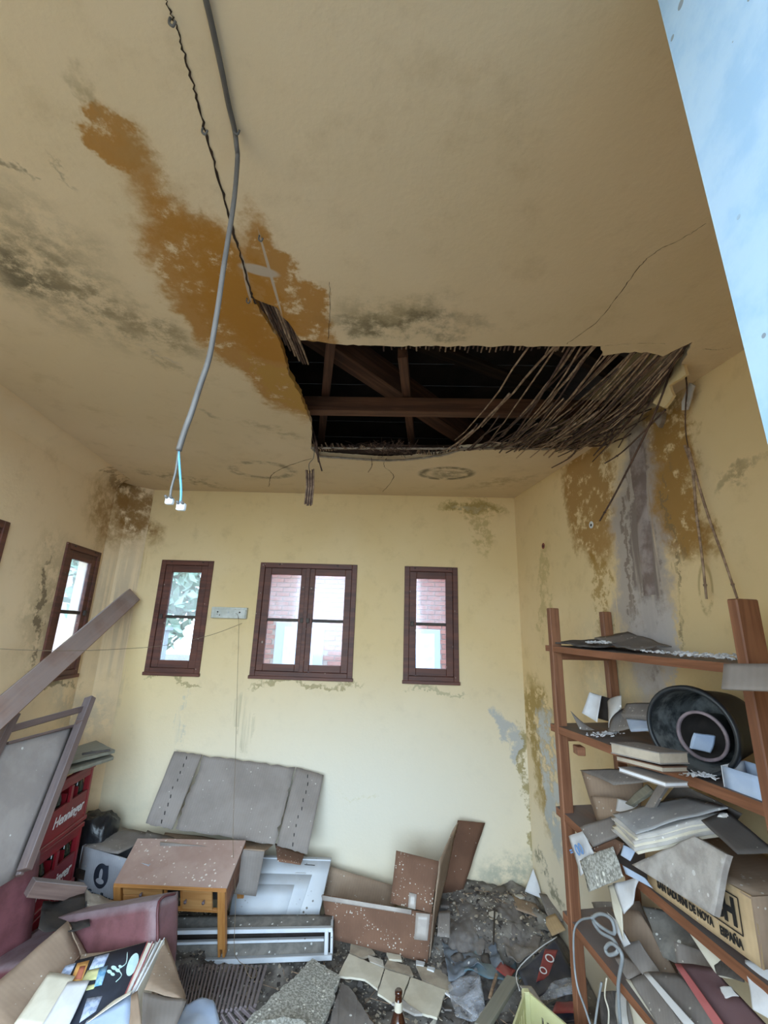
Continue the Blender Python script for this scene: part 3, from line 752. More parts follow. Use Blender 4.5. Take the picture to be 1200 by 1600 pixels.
# chase of exposed mortar on the right wall
def strip_on_wall(name, A, B, wid, mat, parent=None, amp=.006, n=40, k=8):
    bm = bmesh.new(); G = []
    for i in range(n+1):
        c = A.lerp(B, i/n); row = []
        for j in range(k+1):
            s = (j/k-.5)
            p = c+DR*(s*wid*(1+.25*noise.noise(c*9)))
            h = .004*(1-abs(2*s)**3)+noise.noise(p*30)*amp*(1-abs(2*s))+.0008
            if j in (0, k): h = -.002
            row.append(bm.verts.new(p+NRt*h))
        G.append(row)
    for i in range(n):
        for j in range(k): f = bm.faces.new((G[i][j], G[i+1][j], G[i+1][j+1], G[i][j+1])); f.smooth = True
    return place(name, bm, mat, parent)
wr = bpy.data.objects['wall_right']
strip_on_wall('mortar_chase', PR(993, 690), PR(1015, 930), .085, 'chase', wr)
for p, c in (((849, 853), 'brick'), ((924, 820), 'connector')):
    c0 = PR(*p); o = lathe('dowel_hole', [(0, .001), (.008, .002), (.013, .004), (.019, .001)], frame_m(c0, V((0, 0, 1)), NRt), c, wr, seg=9)
    lathe('hole_shadow', [(0, .0045), (.007, .0045), (.008, .002)], frame_m(c0+V((.002, 0, -.002)), V((0, 0, 1)), NRt), 'dark', wr, seg=8)

# ================================================================== WINDOWS
def window(name, P, D, N, u0, u1, double=False, closed=False, handle_left=True):
    """frame flush with plaster; D along wall, N into the room"""
    z0, z1 = ZB, ZT; base = V((P.x, P.y, 0))+D*((u0+u1)/2)+V((0, 0, z0))
    root = bpy.data.objects.new(name, None); COL.objects.link(root); root.matrix_world = frame_m(base, D, V((0, 0, 1))); root['kind'] = 'structure'
    # frame: local x along D, local y = z x x ; choose sign so inward
    ysg = 1 if (V((0, 0, 1)).cross(D)).dot(N) > 0 else -1
    m = root.matrix_world.copy(); W = u1-u0; H = z1-z0; fw = .034; sw = .046
    def fr(parent, nm, x0, x1, za, zb, wd, y, dep, mat='frame'):
        bm = bmesh.new()
        for c, s in ((((x0+wd/2), y, (za+zb)/2), (wd, dep, zb-za)), (((x1-wd/2), y, (za+zb)/2), (wd, dep, zb-za)),
                     (((x0+x1)/2, y, za+wd/2), (x1-x0-2*wd-.001, dep, wd)), (((x0+x1)/2, y, zb-wd/2), (x1-x0-2*wd-.001, dep, wd))):
            add_box(bm, c, s, bev=.002)
        return link(nm, finish(bm), mat, parent, m)
    fr(root, 'window_frame', -W/2, W/2, 0, H, fw, ysg*-.005, .03)
    cells = [(-W/2+fw, W/2-fw)] if not double else [(-W/2+fw, -.002), (.002, W/2-fw)]
    for ci, (xa, xb) in enumerate(cells):
        s = fr(root, 'sash', xa+.001, xb-.001, fw+.001, H-fw-.001, sw if not double else .044, ysg*-.010, .026)
        g0, g1 = xa+sw, xb-sw; zc = H*.485
        if closed:
            boxo('shutter_panel', ((g0+g1)/2, ysg*-.012, H/2), (g1-g0, .012, H-2*fw-2*sw), 'frame', s, m); continue
        boxo('glazing_bar', ((xa+xb)/2, ysg*-.012, zc), (g1-g0+.004, .016, .02), 'bar', s, m)
        boxo('pane', ((g0+g1)/2, ysg*-.016, (fw+sw+zc-.01)/2), (g1-g0, .003, zc-.01-fw-sw), 'clear', s, m, bev=0)
        boxo('pane', ((g0+g1)/2, ysg*-.016, (zc+.01+H-fw-sw)/2), (g1-g0, .003, H-fw-sw-zc-.01), 'glass', s, m, bev=0)
        hx = xa+.02 if (handle_left and not double) else (xb-.018 if ci == 0 else xa+.018)
        boxo('window_catch', (hx, ysg*.008, zc), (.022, .014, .03), 'bar', s, m)
    if double: boxo('cover_strip', (0, ysg*.006, H/2), (.028, .012, H-2*fw), 'frame', root, m)
    boxo('window_sill', (0, ysg*.004, -.004), (W+.01, .03, .02), 'frame', root, m)
    for sx in (-.3, .3): boxo('nail', (W*sx, ysg*.012, H-.012), (.012, .01, .006), 'bar', root, m)
    return root
window('window_1', PB, DB, NB, *WB[0]); window('window_2', PB, DB, NB, *WB[1], double=True); window('window_3', PB, DB, NB, *WB[2])
window('window_4', PLw, DL, NLt, *WL[1], handle_left=False); window('window_5', PLw, DL, NLt, *WL[0], closed=True)

# ================================================================== OUTSIDE
BY = 7.6
nb = thing('brick_building', (0, BY, 0), 'red brick house with white framed windows seen through the far windows', 'building')
def wallmesh(parent, nm, mat, x0, x1, z0, z1, y, d=.2): return boxo(nm, ((x0+x1)/2, y+d/2, (z0+z1)/2), (x1-x0, d, z1-z0), mat, parent, bev=0)
wallmesh(nb, 'mortar_wall', 'mortar', -3.0, 3.2, 0, 5.2, BY)
def bw(name, px0, px1, py0, py1):   # white framed window of the neighbour at picture place on plane BY
    a, b = PY(px0, py1, BY), PY(px1, py0, BY)
    f = boxo(name, ((a.x+b.x)/2, BY-.05, (a.z+b.z)/2), (b.x-a.x, .06, b.z-a.z), 'whiteframe', nb, bev=.01)
    boxo('pane', ((a.x+b.x)/2, BY-.085, (a.z+b.z)/2), ((b.x-a.x)*.62, .01, (b.z-a.z)*.86), 'bluepaper', f)
    return (a.x, b.x, a.z, b.z)
voids = [bw('window', 424, 508, 974, 1075), bw('window', 640, 687, 984, 1085)]
BL, BH = .235, .078; me_b = None; cnt = 0; rows = []
for iz in range(0, 66):
    z = iz*BH+.04
    for ix in range(-13, 15):
        x = ix*BL+(BL/2 if iz % 2 else 0)
        # sight line from camera through the wall plane y=3
        t = 3.0/BY; xw = x*t; zw = CAMZ+(z-CAMZ)*t
        if any(a-.02 < x < b+.02 and c-.02 < z < d+.02 for a, b, c, d in voids): continue
        vis = any(a-.02 < xw < b+.02 for a, b in WB[1:]) and ZB-.02 < zw < ZT+.02
        if vis: rows.append((x, z))
        elif abs((x+z*7) % .5) < 9: rows.append((x, z, 1))
bm = bmesh.new(); add_box(bm, (0, 0, 0), (BL-.014, .03, BH-.014), bev=.003); me_b = finish(bm); me_b.materials.append(MT['brick'])
vis = [r for r in rows if len(r) == 2]; rest = [r for r in rows if len(r) == 3]+vis[290:]
for x, z in vis[:290]:
    o = bpy.data.objects.new('brick', me_b); COL.objects.link(o); o.parent = nb; o.location = V((x, BY-.01, z))-nb.location
bm = bmesh.new()
for r in rest: add_box(bm, (r[0], BY-.01, r[1]), (BL-.014, .03, BH-.014))
o = place('brickwork', bm, 'brick', nb, kind='stuff')
sh = thing('stucco_building', (-7, 4, 0), 'pale pink rendered house wall seen through the left window', 'building')
boxo('wall', (-7, 5, 2.5), (.3, 12, 5), 'stucco', sh, bev=0); boxo('roof_edge', (-6.9, 5, 5.05), (.7, 12.4, .12), 'mortar', sh)
# tree behind the left far window
tr = thing('tree', (-3.7, 6.2, -.15), 'leafy green tree seen through the left window of the far wall', 'tree')
tube('trunk', [(-3.7, 6.2, -.15), (-3.66, 6.25, 1.2), (-3.6, 6.2, 2.2), (-3.55, 6.2, 3.0)], .12, 'bark', tr, seg=8, r1=.05)
bm = bmesh.new(); rt = random.Random(5)
for i in range(2600):
    d = V((rt.gauss(0, 1), rt.gauss(0, 1), rt.gauss(0, 1))).normalized()*(rt.random()**.4); c = V((-3.55+d.x*.95, 6.2+d.y*.9, 2.35+d.z*1.15))
    a = V((rt.uniform(-1, 1), rt.uniform(-1, 1), rt.uniform(-1, 1))).normalized()*.10; b = a.cross(V((rt.uniform(-1, 1), rt.uniform(-1, 1), rt.uniform(-1, 1)))).normalized()*.05
    vs = [bm.verts.new(c+v) for v in (a, b, -a, -b)]; bm.faces.new(vs)
o = place('foliage', bm, 'leaf', tr, kind='stuff')
pp = thing('white_post', (-3.0, 5.6, -.15), 'white post outside the left far window', 'post')
a = PY(247, 1050, 5.6); b = PY(262, 985, 5.6)
boxo('shaft', ((a.x+b.x)/2, 5.6, b.z/2), (abs(b.x-a.x), .1, b.z), 'whiteframe', pp); boxo('cap', ((a.x+b.x)/2, 5.6, b.z+.02), (abs(b.x-a.x)+.06, .16, .04), 'whiteframe', pp)

# ================================================================== HANGING CABLE AND WALL BITS
cb = thing('ceiling_cable', PC(370, 200), 'thick grey cable along the ceiling hanging down to two loose wires', 'cable')
along = [PC(*p)+V((0, 0, -.007)) for p in [(318, -25), (333, 40), (348, 110), (358, 160), (367, 198)]]
HY = .66
down = [PY(*p, HY) for p in [(371, 250), (366, 310), (357, 370), (349, 420), (342, 470), (334, 520), (326, 562), (312, 604), (300, 642), (288, 675), (279, 704)]]
tube('cable_sheath', smoothpath(along+[V((along[-1].x-.001, .645, 2.575))]+down, 5), .0048, 'cable', cb, seg=10)
e0 = PY(279, 704, HY)
tube('wire', smoothpath([e0, PY(275, 735, HY), PY(268, 762, HY), PY(266, 778, HY)], 4), .0021, 'greywire', cb, seg=6, label='grey wire')
tube('wire', smoothpath([e0, PY(281, 735, HY), PY(283, 765, HY), PY(282, 786, HY)], 4), .0019, 'bluewire', cb, seg=6, label='blue wire')
for p, s_ in (((265, 783), 1), ((283, 792), 1.1)):
    c0 = PY(*p, HY); k = boxo('terminal_block', c0, (.012*s_, .009, .011*s_), 'connector', cb, bev=.0015)
    for d in (-.003, .004): lathe('screw', [(0, .007), (.0022, .007), (.0022, -.007), (0, -.007)], Matrix.Translation(c0+V((d, -.003, .004))) @ Matrix.Rotation(1.3, 4, 'X'), 'greywire', k, seg=7)

a, b = PY(331, 948, 2.97), PY(384, 967, 2.97)
wb = thing('wall_box', (a.x, 2.99, (a.z+b.z)/2), 'shallow weathered white electrical box on the far wall between windows', 'box')
cx, cz = (a.x+b.x)/2, (a.z+b.z)/2
boxo('body', (cx, 2.985, cz), (b.x-a.x, .03, a.z-b.z), 'fixture', wb); boxo('lid', (cx, 2.966, cz-.006), (b.x-a.x-.01, .008, a.z-b.z-.014), 'fixture', wb)
for f in (-.3, 0, .32): lathe('screw', [(0, .005), (.005, .004), (.005, 0), (0, 0)], frame_m(V((cx+f*(b.x-a.x), 2.962, cz+.004)), V((0, 0, 1)), NB), 'connector' if f == 0 else 'bar', wb, seg=8)
st1 = tube('string', smoothpath([PY(368, 958, 2.955), PY(373, 972, 2.95), PY(371, 1060, 2.9), PY(368, 1180, 2.8), PY(364, 1310, 2.62), PY(368, 1400, 2.56), PY(366, 1480, 2.52), PY(372, 1500, 2.48), PY(383, 1508, 2.44), PY(399, 1514, 2.40), PY(401, 1524, 2.37), PY(394, 1528, 2.35), PY(386, 1520, 2.35), PY(381, 1506, 2.38)], 6), .0011, 'string')
tag(st1, 'thin pale string falling from the wall box past the side table to a loop', 'string')
st2 = tube('string', smoothpath([PY(378, 974, 2.95), PY(330, 992, 2.8), PY(260, 1008, 2.6), PY(190, 1014, 2.4), PY(100, 1017, 2.15), PY(0, 1014, 1.95), PY(-60, 1010, 1.85)], 6), .0014, 'string')
tag(st2, 'thin wire sagging from the wall box across the left windows', 'string')

# ================================================================== LEFT CORNER
t0 = PY(207, 931, 2.93); t1 = PY(8, 1106, 1.9); d = (t1-t0).normalized()
end = t0+d*((t0.z-.06)/-d.z)
bar('plank', t0, end, .10, .045, 'plank', up=V((1, -.35, .6)), bev=.003, label='long dusty brown timber leaning up into the far left corner', category='plank')

# framed panel (lounger-like) leaning in front of the crates
fp = thing('framed_panel', PY(40, 1400, 2.2), 'grey panel in an old wooden frame leaning beside the red crates', 'panel')
TRr, TLl = PY(139, 1096, 2.42), PY(18, 1122, 2.02)
dn = (PY(41, 1352, 2.03)-TRr).normalized()
kk = (TRr.z-.70)/-dn.z; kk2 = (TLl.z-.72)/-dn.z
wdir = (TLl-TRr).normalized(); nrm = dn.cross(wdir).normalized()
if nrm.dot(O-TRr) < 0: nrm = -nrm
bar('rail', TRr, TRr+dn*kk, .03, .045, 'shelfpost' if False else 'framewood', up=nrm, parent=fp) if False else None
MT['framewood'] = wood('weathered_frame_wood', '#5c4842', '#715c54', dust='#aeb0ba', dustk=.35, rough=.7)
MT['greypanel'] = stuffm('grey_panel_board', '#938b88', '#a39b97', scale=5, rough=.7, bump=.1, speck=.03)
bar('rail', TRr-dn*.02, TRr+dn*kk, .032, .045, 'framewood', up=nrm, parent=fp)
bar('rail', TLl-dn*.02, TLl+dn*kk2, .032, .045, 'framewood', up=nrm, parent=fp)
a = PY(128, 1108, 2.40)+dn*0; b = PY(10, 1141, 2.0)
bar('crossbar', a, b, .028, .035, 'framewood', up=nrm, parent=fp)
o1 = TRr+dn*.13+wdir*.03; 
pq = [PY(116, 1134, 2.36), PY(10, 1162, 1.99)]
L = .60
q = [pq[1], pq[0], pq[0]+dn*L, pq[1]+dn*L]
sheet('panel_board', q, 'greypanel', th=.012, n=10, cr_=.003, parent=fp)
bar('top_batten', pq[0]+nrm*.006, pq[1]+nrm*.006, .012, .016, 'framewood', up=nrm, parent=fp)
bar('side_batten', pq[0]+nrm*.004-wdir*.012, pq[0]+dn*L+nrm*.004-wdir*.012, .018, .03, 'framewood', up=nrm, parent=fp)
boxo('hinge_peg', TRr+dn*.12, (.03, .03, .05), 'framewood', fp)

# red crates
ang = math.atan2(.126, 1)
crateW, crateL, crateH = .27, .40, .265
CF = V((-1.545, 2.36, 0))   # middle of the visible long face
def crate_frame(z, dy=0, rot=0):
    return Matrix.Translation(CF+V((-crateW/2, dy, z))) @ Matrix.Rotation(ang+rot, 4, 'Z')
def crate(z, label, dy, rot):
    m = crate_frame(z, dy, rot); r = thing('beverage_crate', m.translation, label, 'crate', 'stacked red crates')
    bm = bmesh.new(); W, L, H = crateW, crateL, crateH
    for s in (-1, 1):                       # long sides at x=+-W/2, short at y=+-L/2
        for (c, z0, z1) in ((0, .0, .145), (0, .215, H)):
            add_box(bm, (s*(W/2-.005), 0, (z0+z1)/2), (.01, L-.05, z1-z0)); add_box(bm, (0, s*(L/2-.005), (z0+z1)/2), (W-.05, .01, z1-z0))
        for t in (-1, 1):
            add_box(bm, (s*(W/2-.013), t*(L/2-.013), H/2), (.03, .03, H), bev=.006)
        add_box(bm, (s*(W/2+.001), 0, .18), (.012, .022, .07))
    add_box(bm, (0, 0, .008), (W-.02, L-.02, .016))
    o = link('body', finish(bm), 'redcrate', r, m)
    for zz in (H-.012, .01):
        bm = bmesh.new()
        for s in (-1, 1):
            add_box(bm, (s*(W/2), 0, zz), (.014, L+.012, .022), bev=.003); add_box(bm, (0, s*(L/2), zz), (W, .014, .022), bev=.003)
        link('rim', finish(bm), 'redcrate', r, m)
    bm = bmesh.new()
    for k in range(1, 4): add_box(bm, (0, -L/2+L*k/4, .1), (W-.03, .004, .16))
    for k in range(1, 3): add_box(bm, (-W/2+W*k/3, 0, .1), (.004, L-.03, .16))
    link('divider', finish(bm), 'redcrate', r, m)
    text('Henninger', .062, m @ V((W/2+.0015, .02, .085)), m.to_3x3() @ V((0, 1, 0)), m.to_3x3() @ V((0, 0, 1)), 'letterwhite', r, shear=.3, bold=.001)
    return m
zs = [.13, .13+crateH+.004, .13+2*(crateH+.004)]
ms = [crate(zs[0], 'bottom red crate of the stack, half hidden by the wooden rail', 0, .03), crate(zs[1], 'middle red crate with white lettering in the corner stack', .0, -.01), crate(zs[2], 'top red crate with bottles sticking out, under the weathered boards', .015, .02)]
def bottle(m, h=.24, r=.03, mat='greenglass', cap='connector', label='', group=None, tip=None):
    if tip is not None: m = m @ tip
    t = thing('bottle', m.translation, label, 'bottle', group)
    t.matrix_world = m
    t.rotation_mode = 'XYZ'
    lathe('glass_body', [(0, 0), (r*.9, 0), (r, .006), (r, h*.58), (r*.75, h*.68), (r*.42, h*.80), (r*.40, h*.97), (0, h*.97)], m, mat, t, seg=14)
    lathe('cap', [(0, h*.955), (r*.5, h*.955), (r*.5, h*.99), (r*.42, h), (0, h)], m, cap, t, seg=12)
    return t
for ci, m in enumerate(ms):
    for i in range(4):
        for j in range(3):
            if ci < 2 and j < 2: continue
            x = -crateW/2+crateW*(j+.5)/3; y = -crateL/2+crateL*(i+.5)/4
            if ci == 2 and (i, j) == (2, 2): continue
            lab = ['dark bottle standing in the bottom red crate', 'dark bottle standing in the middle red crate', 'dark bottle standing in the top red crate'][ci]
            grp = ['bottles in the bottom crate', 'bottles in the middle crate', 'bottles in the top crate'][ci]
            bottle(m @ Matrix.Translation((x, y, .018)), h=.235 if ci < 2 else .26, label=lab, group=grp, cap=['connector', 'rimpink', 'connector', 'greydust'][(i+j) % 4])
tb = bottle(ms[2] @ Matrix.Translation((.055, .03, crateH+.0)), h=.16, r=.028, mat='blackplastic', cap='greydust', tip=Matrix.Rotation(-1.15, 4, 'X') @ Matrix.Rotation(.5, 4, 'Y'), label='short dark bottle lying tilted on top of the top crate')
# weathered boards on top
bz = zs[2]+crateH+.045
bd = [PZ(108, 1190, bz+.02), PZ(180, 1172, bz+.02), PZ(150, 1157, bz+.02), PZ(100, 1172, bz+.02)]
plate('weathered_board', bd, .014, 'greenboard', nrm=V((0, 0, 1)), jag=.002, label='upper grey-green weathered board lying on the top crate', category='board')
bd = [PZ(100, 1207, bz-.01), PZ(178, 1182, bz-.01), PZ(160, 1170, bz-.01), PZ(95, 1190, bz-.01)]
plate('weathered_board', bd, .016, 'greenboard', nrm=V((0, 0, 1)), jag=.002, label='lower weathered board jutting out under another on the crates', category='board')
bar('wood_strip', PZ(128, 1178, bz+.03), PZ(172, 1172, bz+.035), .012, .01, 'bar', label='short dark batten lying on the weathered boards', category='strip')
# black bag behind the crates
cushion('bin_bag', Matrix.Translation(PY(150, 1300, 2.80)-V((0, 0, .09))), (.18, .16, .36), 'bag', sq=.6, wob=.22, label='black plastic bag between the red crates and the white carton', category='bag')
# white carton with round emblem
zc1 = .505
FL, FR, BLc = PZ(130, 1322, zc1), PZ(232, 1352, zc1), PZ(183, 1292, zc1)
wc = thing('white_carton', V((FL.x, FL.y, .15)), 'dusty white carton with a dark round emblem behind the side table', 'carton')
xd = (FR-FL); xd.z = 0; yd = (BLc-FL); yd.z = 0; Hc = .29
BRc = FR+yd
for nm, p, qv in (('front_panel', FL, FR), ('side_panel', FL, BLc), ('side_panel', FR, BRc), ('back_panel', BLc, BRc)):
    sheet(nm, [p, qv, qv-V((0, 0, Hc)), p-V((0, 0, Hc))], 'whitecarton', th=.004, n=6, cr_=.003, parent=wc)
sheet('flap', [FL+V((0, 0, .004)), FL.lerp(FR, .55)+V((0, 0, .006)), BLc.lerp(BRc, .55)+V((0, 0, .01)), BLc+V((0, 0, .004))], 'dustcard', th=.004, n=6, cr_=.006, parent=wc)
sheet('flap', [FL.lerp(FR, .6)+yd*.45+V((0, 0, .004)), FR+yd*.4+V((0, 0, .006)), BRc+V((0, 0, .01)), BLc.lerp(BRc, .5)+V((0, 0, .02))], 'dustcard', th=.004, n=6, cr_=.008, parent=wc)
sheet('flap', [FL.lerp(FR, .66)+yd*.1+V((0, 0, -.03)), FR+yd*.05+V((0, 0, -.03)), FR+yd*.4+V((0, 0, -.02)), FL.lerp(FR, .6)+yd*.4+V((0, 0, -.02))], 'greycard', th=.004, n=5, cr_=.004, parent=wc)
xn = xd.normalized(); fn = V((0, 0, 1)).cross(xn); fn = fn if fn.dot(O-FL) > 0 else -fn
em = FL+xd*.36-V((0, 0, .10))+fn*.006
def disc(c, rx, ry, nm, mat, parent, tail=False, xdv=xn, nv=None):
    nv = nv or fn; ydv = nv.cross(xdv); pts = []
    for k in range(22):
        a_ = k*2*math.pi/22; rr = 1
        if tail and .5 < a_ < 1.0: rr = 1.28 if .65 < a_ < .9 else 1.05
        pts.append(c+xdv*math.cos(a_)*rx*rr+ydv*math.sin(a_)*ry*rr)
    return plate(nm, pts, .0008, mat, parent, nrm=nv)
disc(em, .05, .054, 'emblem', 'darkcover', wc, True)
disc(em+fn*.001-V((0, 0, .022)), .028, .012, 'emblem_figure', 'whitecarton', wc); disc(em+fn*.0012+V((0, 0, .006)), .011, .026, 'emblem_figure', 'whitecarton', wc)
for f in (.04, .72): 
    c0 = FL+xd*f-V((0, 0, .12))+fn*.005; plate('printed_band', [c0-xn*.035+V((0, 0, .022)), c0+xn*.035+V((0, 0, .022)), c0+xn*.035-V((0, 0, .022)), c0-xn*.035-V((0, 0, .022))], .0008, 'bar', wc, nrm=fn)
text('Capellmont', .045, FL+xd*.42-V((0, 0, .185))+fn*.006, xn, V((0, 0, 1)), 'darkcover', wc, bold=.001)
# dark wooden rail and torn sheets before the crates
bar('wooden_rail', PY(46, 1386, 2.12), PY(128, 1394, 2.28), .05, .055, 'framewood', label='dusty wooden rail lying across the foot of the red crates', category='rail')
sheet('plastic_sheet', [PY(128, 1392, 2.42), PY(190, 1398, 2.42), PY(170, 1440, 2.2), PY(135, 1425, 2.2)], 'paperdirty', n=8, cr_=.02, label='crumpled grey sheet below the white carton', category='sheet')
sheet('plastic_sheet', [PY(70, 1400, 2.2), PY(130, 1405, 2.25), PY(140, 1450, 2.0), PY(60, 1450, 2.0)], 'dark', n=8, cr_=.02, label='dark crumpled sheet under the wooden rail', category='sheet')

# ================================================================== LARGE CARDBOARD AND SIDE TABLE
fc = thing('flattened_carton', PY(350, 1330, 2.8), 'large flattened grey carton with creased flaps leaning on the far wall', 'carton')
top = [PY(272, 1173, 2.955), PY(317, 1179, 2.965), PY(462, 1198, 2.965), PY(506, 1210, 2.955)]
bot = [PY(226, 1288, 2.76), PY(270, 1297, 2.78), PY(431, 1322, 2.76), PY(480, 1336, 2.74)]
mid = [top[1].lerp(top[2], f) for f in (.33, .66)]; midb = [bot[1].lerp(bot[2], f)+V((0, 0, -.008)) for f in (.33, .66)]
sheet('flap', [top[0], top[1]-V((.004, 0, 0)), bot[1]-V((.004, 0, 0)), bot[0]], 'greycard', th=.005, n=10, cr_=.003, jag=.03, parent=fc)
sheet('main_panel', [top[1], top[2], bot[2], bot[1]], 'greycard', th=.005, n=16, cr_=.005, jag=.05, parent=fc)
sheet('flap', [top[2]+V((.004, 0, 0)), top[3], bot[3], bot[2]+V((.004, 0, 0))], 'greycard', th=.005, n=10, cr_=.003, jag=.02, parent=fc)
for sx, tp, bt in ((0, top[0].lerp(top[1], .5), bot[0].lerp(bot[1], .5)), (1, top[2].lerp(top[3], .5), bot[2].lerp(bot[3], .5))):
    bm = bmesh.new()
    for k in range(9):
        c0 = tp.lerp(bt, (k+.7)/9.4)+V((rc.uniform(-.008, .008), -.006, 0)); add_box(bm, c0, (.004, .003, .018))
    place('staple', bm, 'print', fc, kind='stuff')
# carton lying under it
ct = thing('lying_carton', (-.9, 2.8, .15), 'tan carton lying under the large flattened carton behind the table', 'carton')
z1 = .50; A, B = PY(262, 1300, 2.78), PY(400, 1330, 2.66)
sheet('lid', [PY(258, 1300, 2.9), PY(430, 1318, 2.9), PY(413, 1330, 2.66), PY(250, 1316, 2.66)], 'tancard', n=6, th=.004, parent=ct, cr_=.005)
sheet('side', [PY(250, 1316, 2.655), PY(413, 1331, 2.655), PY(400, 1400, 2.655), PY(250, 1385, 2.655)], 'greycard', n=6, th=.004, parent=ct)
sheet('flap', [PY(430, 1318, 2.86), PY(476, 1334, 2.84), PY(470, 1350, 2.74), PY(434, 1345, 2.72)], 'browncard', n=5, th=.004, parent=ct)

tz = .47; st = thing('side_table', (-1.04, 2.6, .12), 'small wooden side table with a speckled dusty top and a drawer', 'table')
fl, frr, br, bl = PZ(178, 1380, tz), PZ(354, 1388, tz), PY(384, 1313, 2.70), PY(215, 1310, 2.70)
tx = (frr-fl).normalized(); ty = (br-frr); Dp = ty.length; W = (frr-fl).length; tn = tx.cross(ty).normalized(); tyn = tn.cross(tx).normalized()
plate('table_top', [fl, frr, br, bl], .014, 'tabletop', st, nrm=tn)
bar('edge_band', fl-V((0, 0, .008))-tyn*.001, frr-V((0, 0, .008))-tyn*.001, .004, .016, 'tablewood', parent=st)
bar('edge_band', frr-V((0, 0, .008)), br-V((0, 0, .008)), .004, .016, 'plank', parent=st)
def T(u, v, z): return fl+tx*(u*W)+tyn*(v*Dp)+tn*(z-tz)
ah = .125
def legq(u, v, zb): 
    p = T(u, v, tz-.015); return bar('leg', p, p-tn*((p.z-zb)/tn.z), .03, .036, 'tablewood', up=tx, parent=st)
legq(.955, .035, .185); legq(.03, .035, .12); legq(.955, .95, .12); legq(.03, .95, .12)
for s in (-1, 1):     # forked foot of the near right leg
    p = T(.955, .035, tz-.015)-tn*((T(.955, .035, tz-.015).z-.185)/tn.z)+tx*s*.011; bar('leg_prong', p+tn*.005, p-tn*.04, .03, .012, 'tablewood', up=tx, parent=st)
sheet('side_apron', [T(.985, .05, tz-.016), T(.985, .95, tz-.016), T(.985, .95, tz-.016-ah), T(.985, .05, tz-.016-ah)], 'plank', th=.012, n=3, cr_=0, parent=st)
sheet('side_apron', [T(.015, .95, tz-.016), T(.015, .05, tz-.016), T(.015, .05, tz-.016-ah), T(.015, .95, tz-.016-ah)], 'plank', th=.012, n=3, cr_=0, parent=st)
sheet('back_apron', [T(.02, .97, tz-.016), T(.98, .97, tz-.016), T(.98, .97, tz-.016-ah), T(.02, .97, tz-.016-ah)], 'plank', th=.012, n=3, cr_=0, parent=st)
def frontbox(nm, u0, u1, z0, z1, mat, par, out=.0, d=.014):
    a, b = T(u0, 0, tz-z0)-tyn*out, T(u1, 0, tz-z1)-tyn*out; c0 = (a+b)/2+tyn*.02
    m = frame_m(c0, tx, tn); return boxo(nm, (0, 0, 0), ((u1-u0)*W, d, z1-z0), mat, par, m)
frontbox('front_rail', .06, .93, .125, .14, 'tablewood', st); frontbox('front_rail', .05, .93, .016, .022, 'tablewood', st)
dr = frontbox('drawer', .07, .42, .024, .062, 'pinefront', st, out=.006)
dr2 = frontbox('drawer', .07, .42, .066, .122, 'pinefront', st, out=.006)
dr3 = frontbox('door', .60, .865, .028, .122, 'pinefront', st, out=.006)
frontbox('divider', .43, .455, .02, .13, 'tablewood', st); frontbox('divider', .575, .60, .02, .13, 'tablewood', st)
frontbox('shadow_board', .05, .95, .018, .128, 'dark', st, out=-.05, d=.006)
for dd, u, z in ((dr, .245, .045), (dr2, .245, .095), (dr3, .64, .07), (dr3, .80, .07)):
    lathe('knob', [(0, .016), (.006, .016), (.0075, .010), (.003, .004), (.004, 0)], frame_m(T(u, 0, tz-z)-tyn*-.003, tx, -tyn), 'rimpink', dd, seg=12)

# ================================================================== WHITE JOINERY
wp = thing('white_cupboard_door', PY(440, 1430, 2.78), 'pale painted cupboard door with a sunk panel leaning behind the long white tray', 'door')
A, B, C_, D_ = PY(377, 1338, 2.86), PY(517, 1343, 2.84), PY(496, 1440, 2.72), PY(360, 1440, 2.74)
sheet('leaf', [A, B, C_, D_], 'whitepaint', th=.022, n=4, cr_=0, parent=wp)
nn = ((C_-A).cross(D_-B)).normalized(); nn = nn if nn.dot(O-A) > 0 else -nn
def Q(u, v, h=0): return A.lerp(B, u).lerp(D_.lerp(C_, u), v)+nn*h
sheet('raised_frame', [Q(-.02, .27, .006), Q(.83, .27, .006), Q(.76, 1, .006), Q(-.02, 1, .006)], 'whitepaint', th=.007, n=3, cr_=0, parent=wp)
sheet('sunk_panel', [Q(.0, .44, .010), Q(.66, .44, .010), Q(.62, .98, .010), Q(.0, .98, .010)], 'whitepaint', th=.004, n=3, cr_=0, parent=wp)
bar('top_edge', Q(0, -.005, -.01), Q(1, -.005, -.01), .026, .008, 'whitepaint', parent=wp)
bar('hinge_leaf', Q(.72, .10, .002), Q(.84, .11, .002), .006, .003, 'bar', parent=wp); bar('hinge_leaf', Q(.64, .25, .008), Q(.76, .25, .008), .006, .003, 'letterwhite', parent=wp)

wt_ = thing('white_tray', PY(400, 1500, 2.6), 'long white edged wooden trough with dusty grooves lying under the cupboard door', 'tray')
a0, a1, a2, a3 = PY(256, 1430, 2.68), PY(519, 1429, 2.68), PY(519, 1448, 2.60), PY(256, 1455, 2.60)
sheet('top_board', [a0, a1, a2, a3], 'greydust', th=.012, n=5, cr_=.001, parent=wt_)
F0, F1, F2, F3 = PY(256, 1452, 2.595), PY(520, 1448, 2.595), PY(519, 1497, 2.56), PY(250, 1508, 2.56)
def Q2(u, v, y=0): return F0.lerp(F1, u).lerp(F3.lerp(F2, u), v)+V((0, y, 0))
bar('border', Q2(0, .07), Q2(1, .07), .02, .018, 'whitepaint', parent=wt_, up=V((0, 0, 1)))
bar('border', Q2(0, .95), Q2(1, .95), .02, .022, 'whitepaint', parent=wt_)
bar('border', Q2(.965, .02), Q2(.965, 1), .018, .02, 'whitepaint', parent=wt_, up=V((0, 1, 0)))
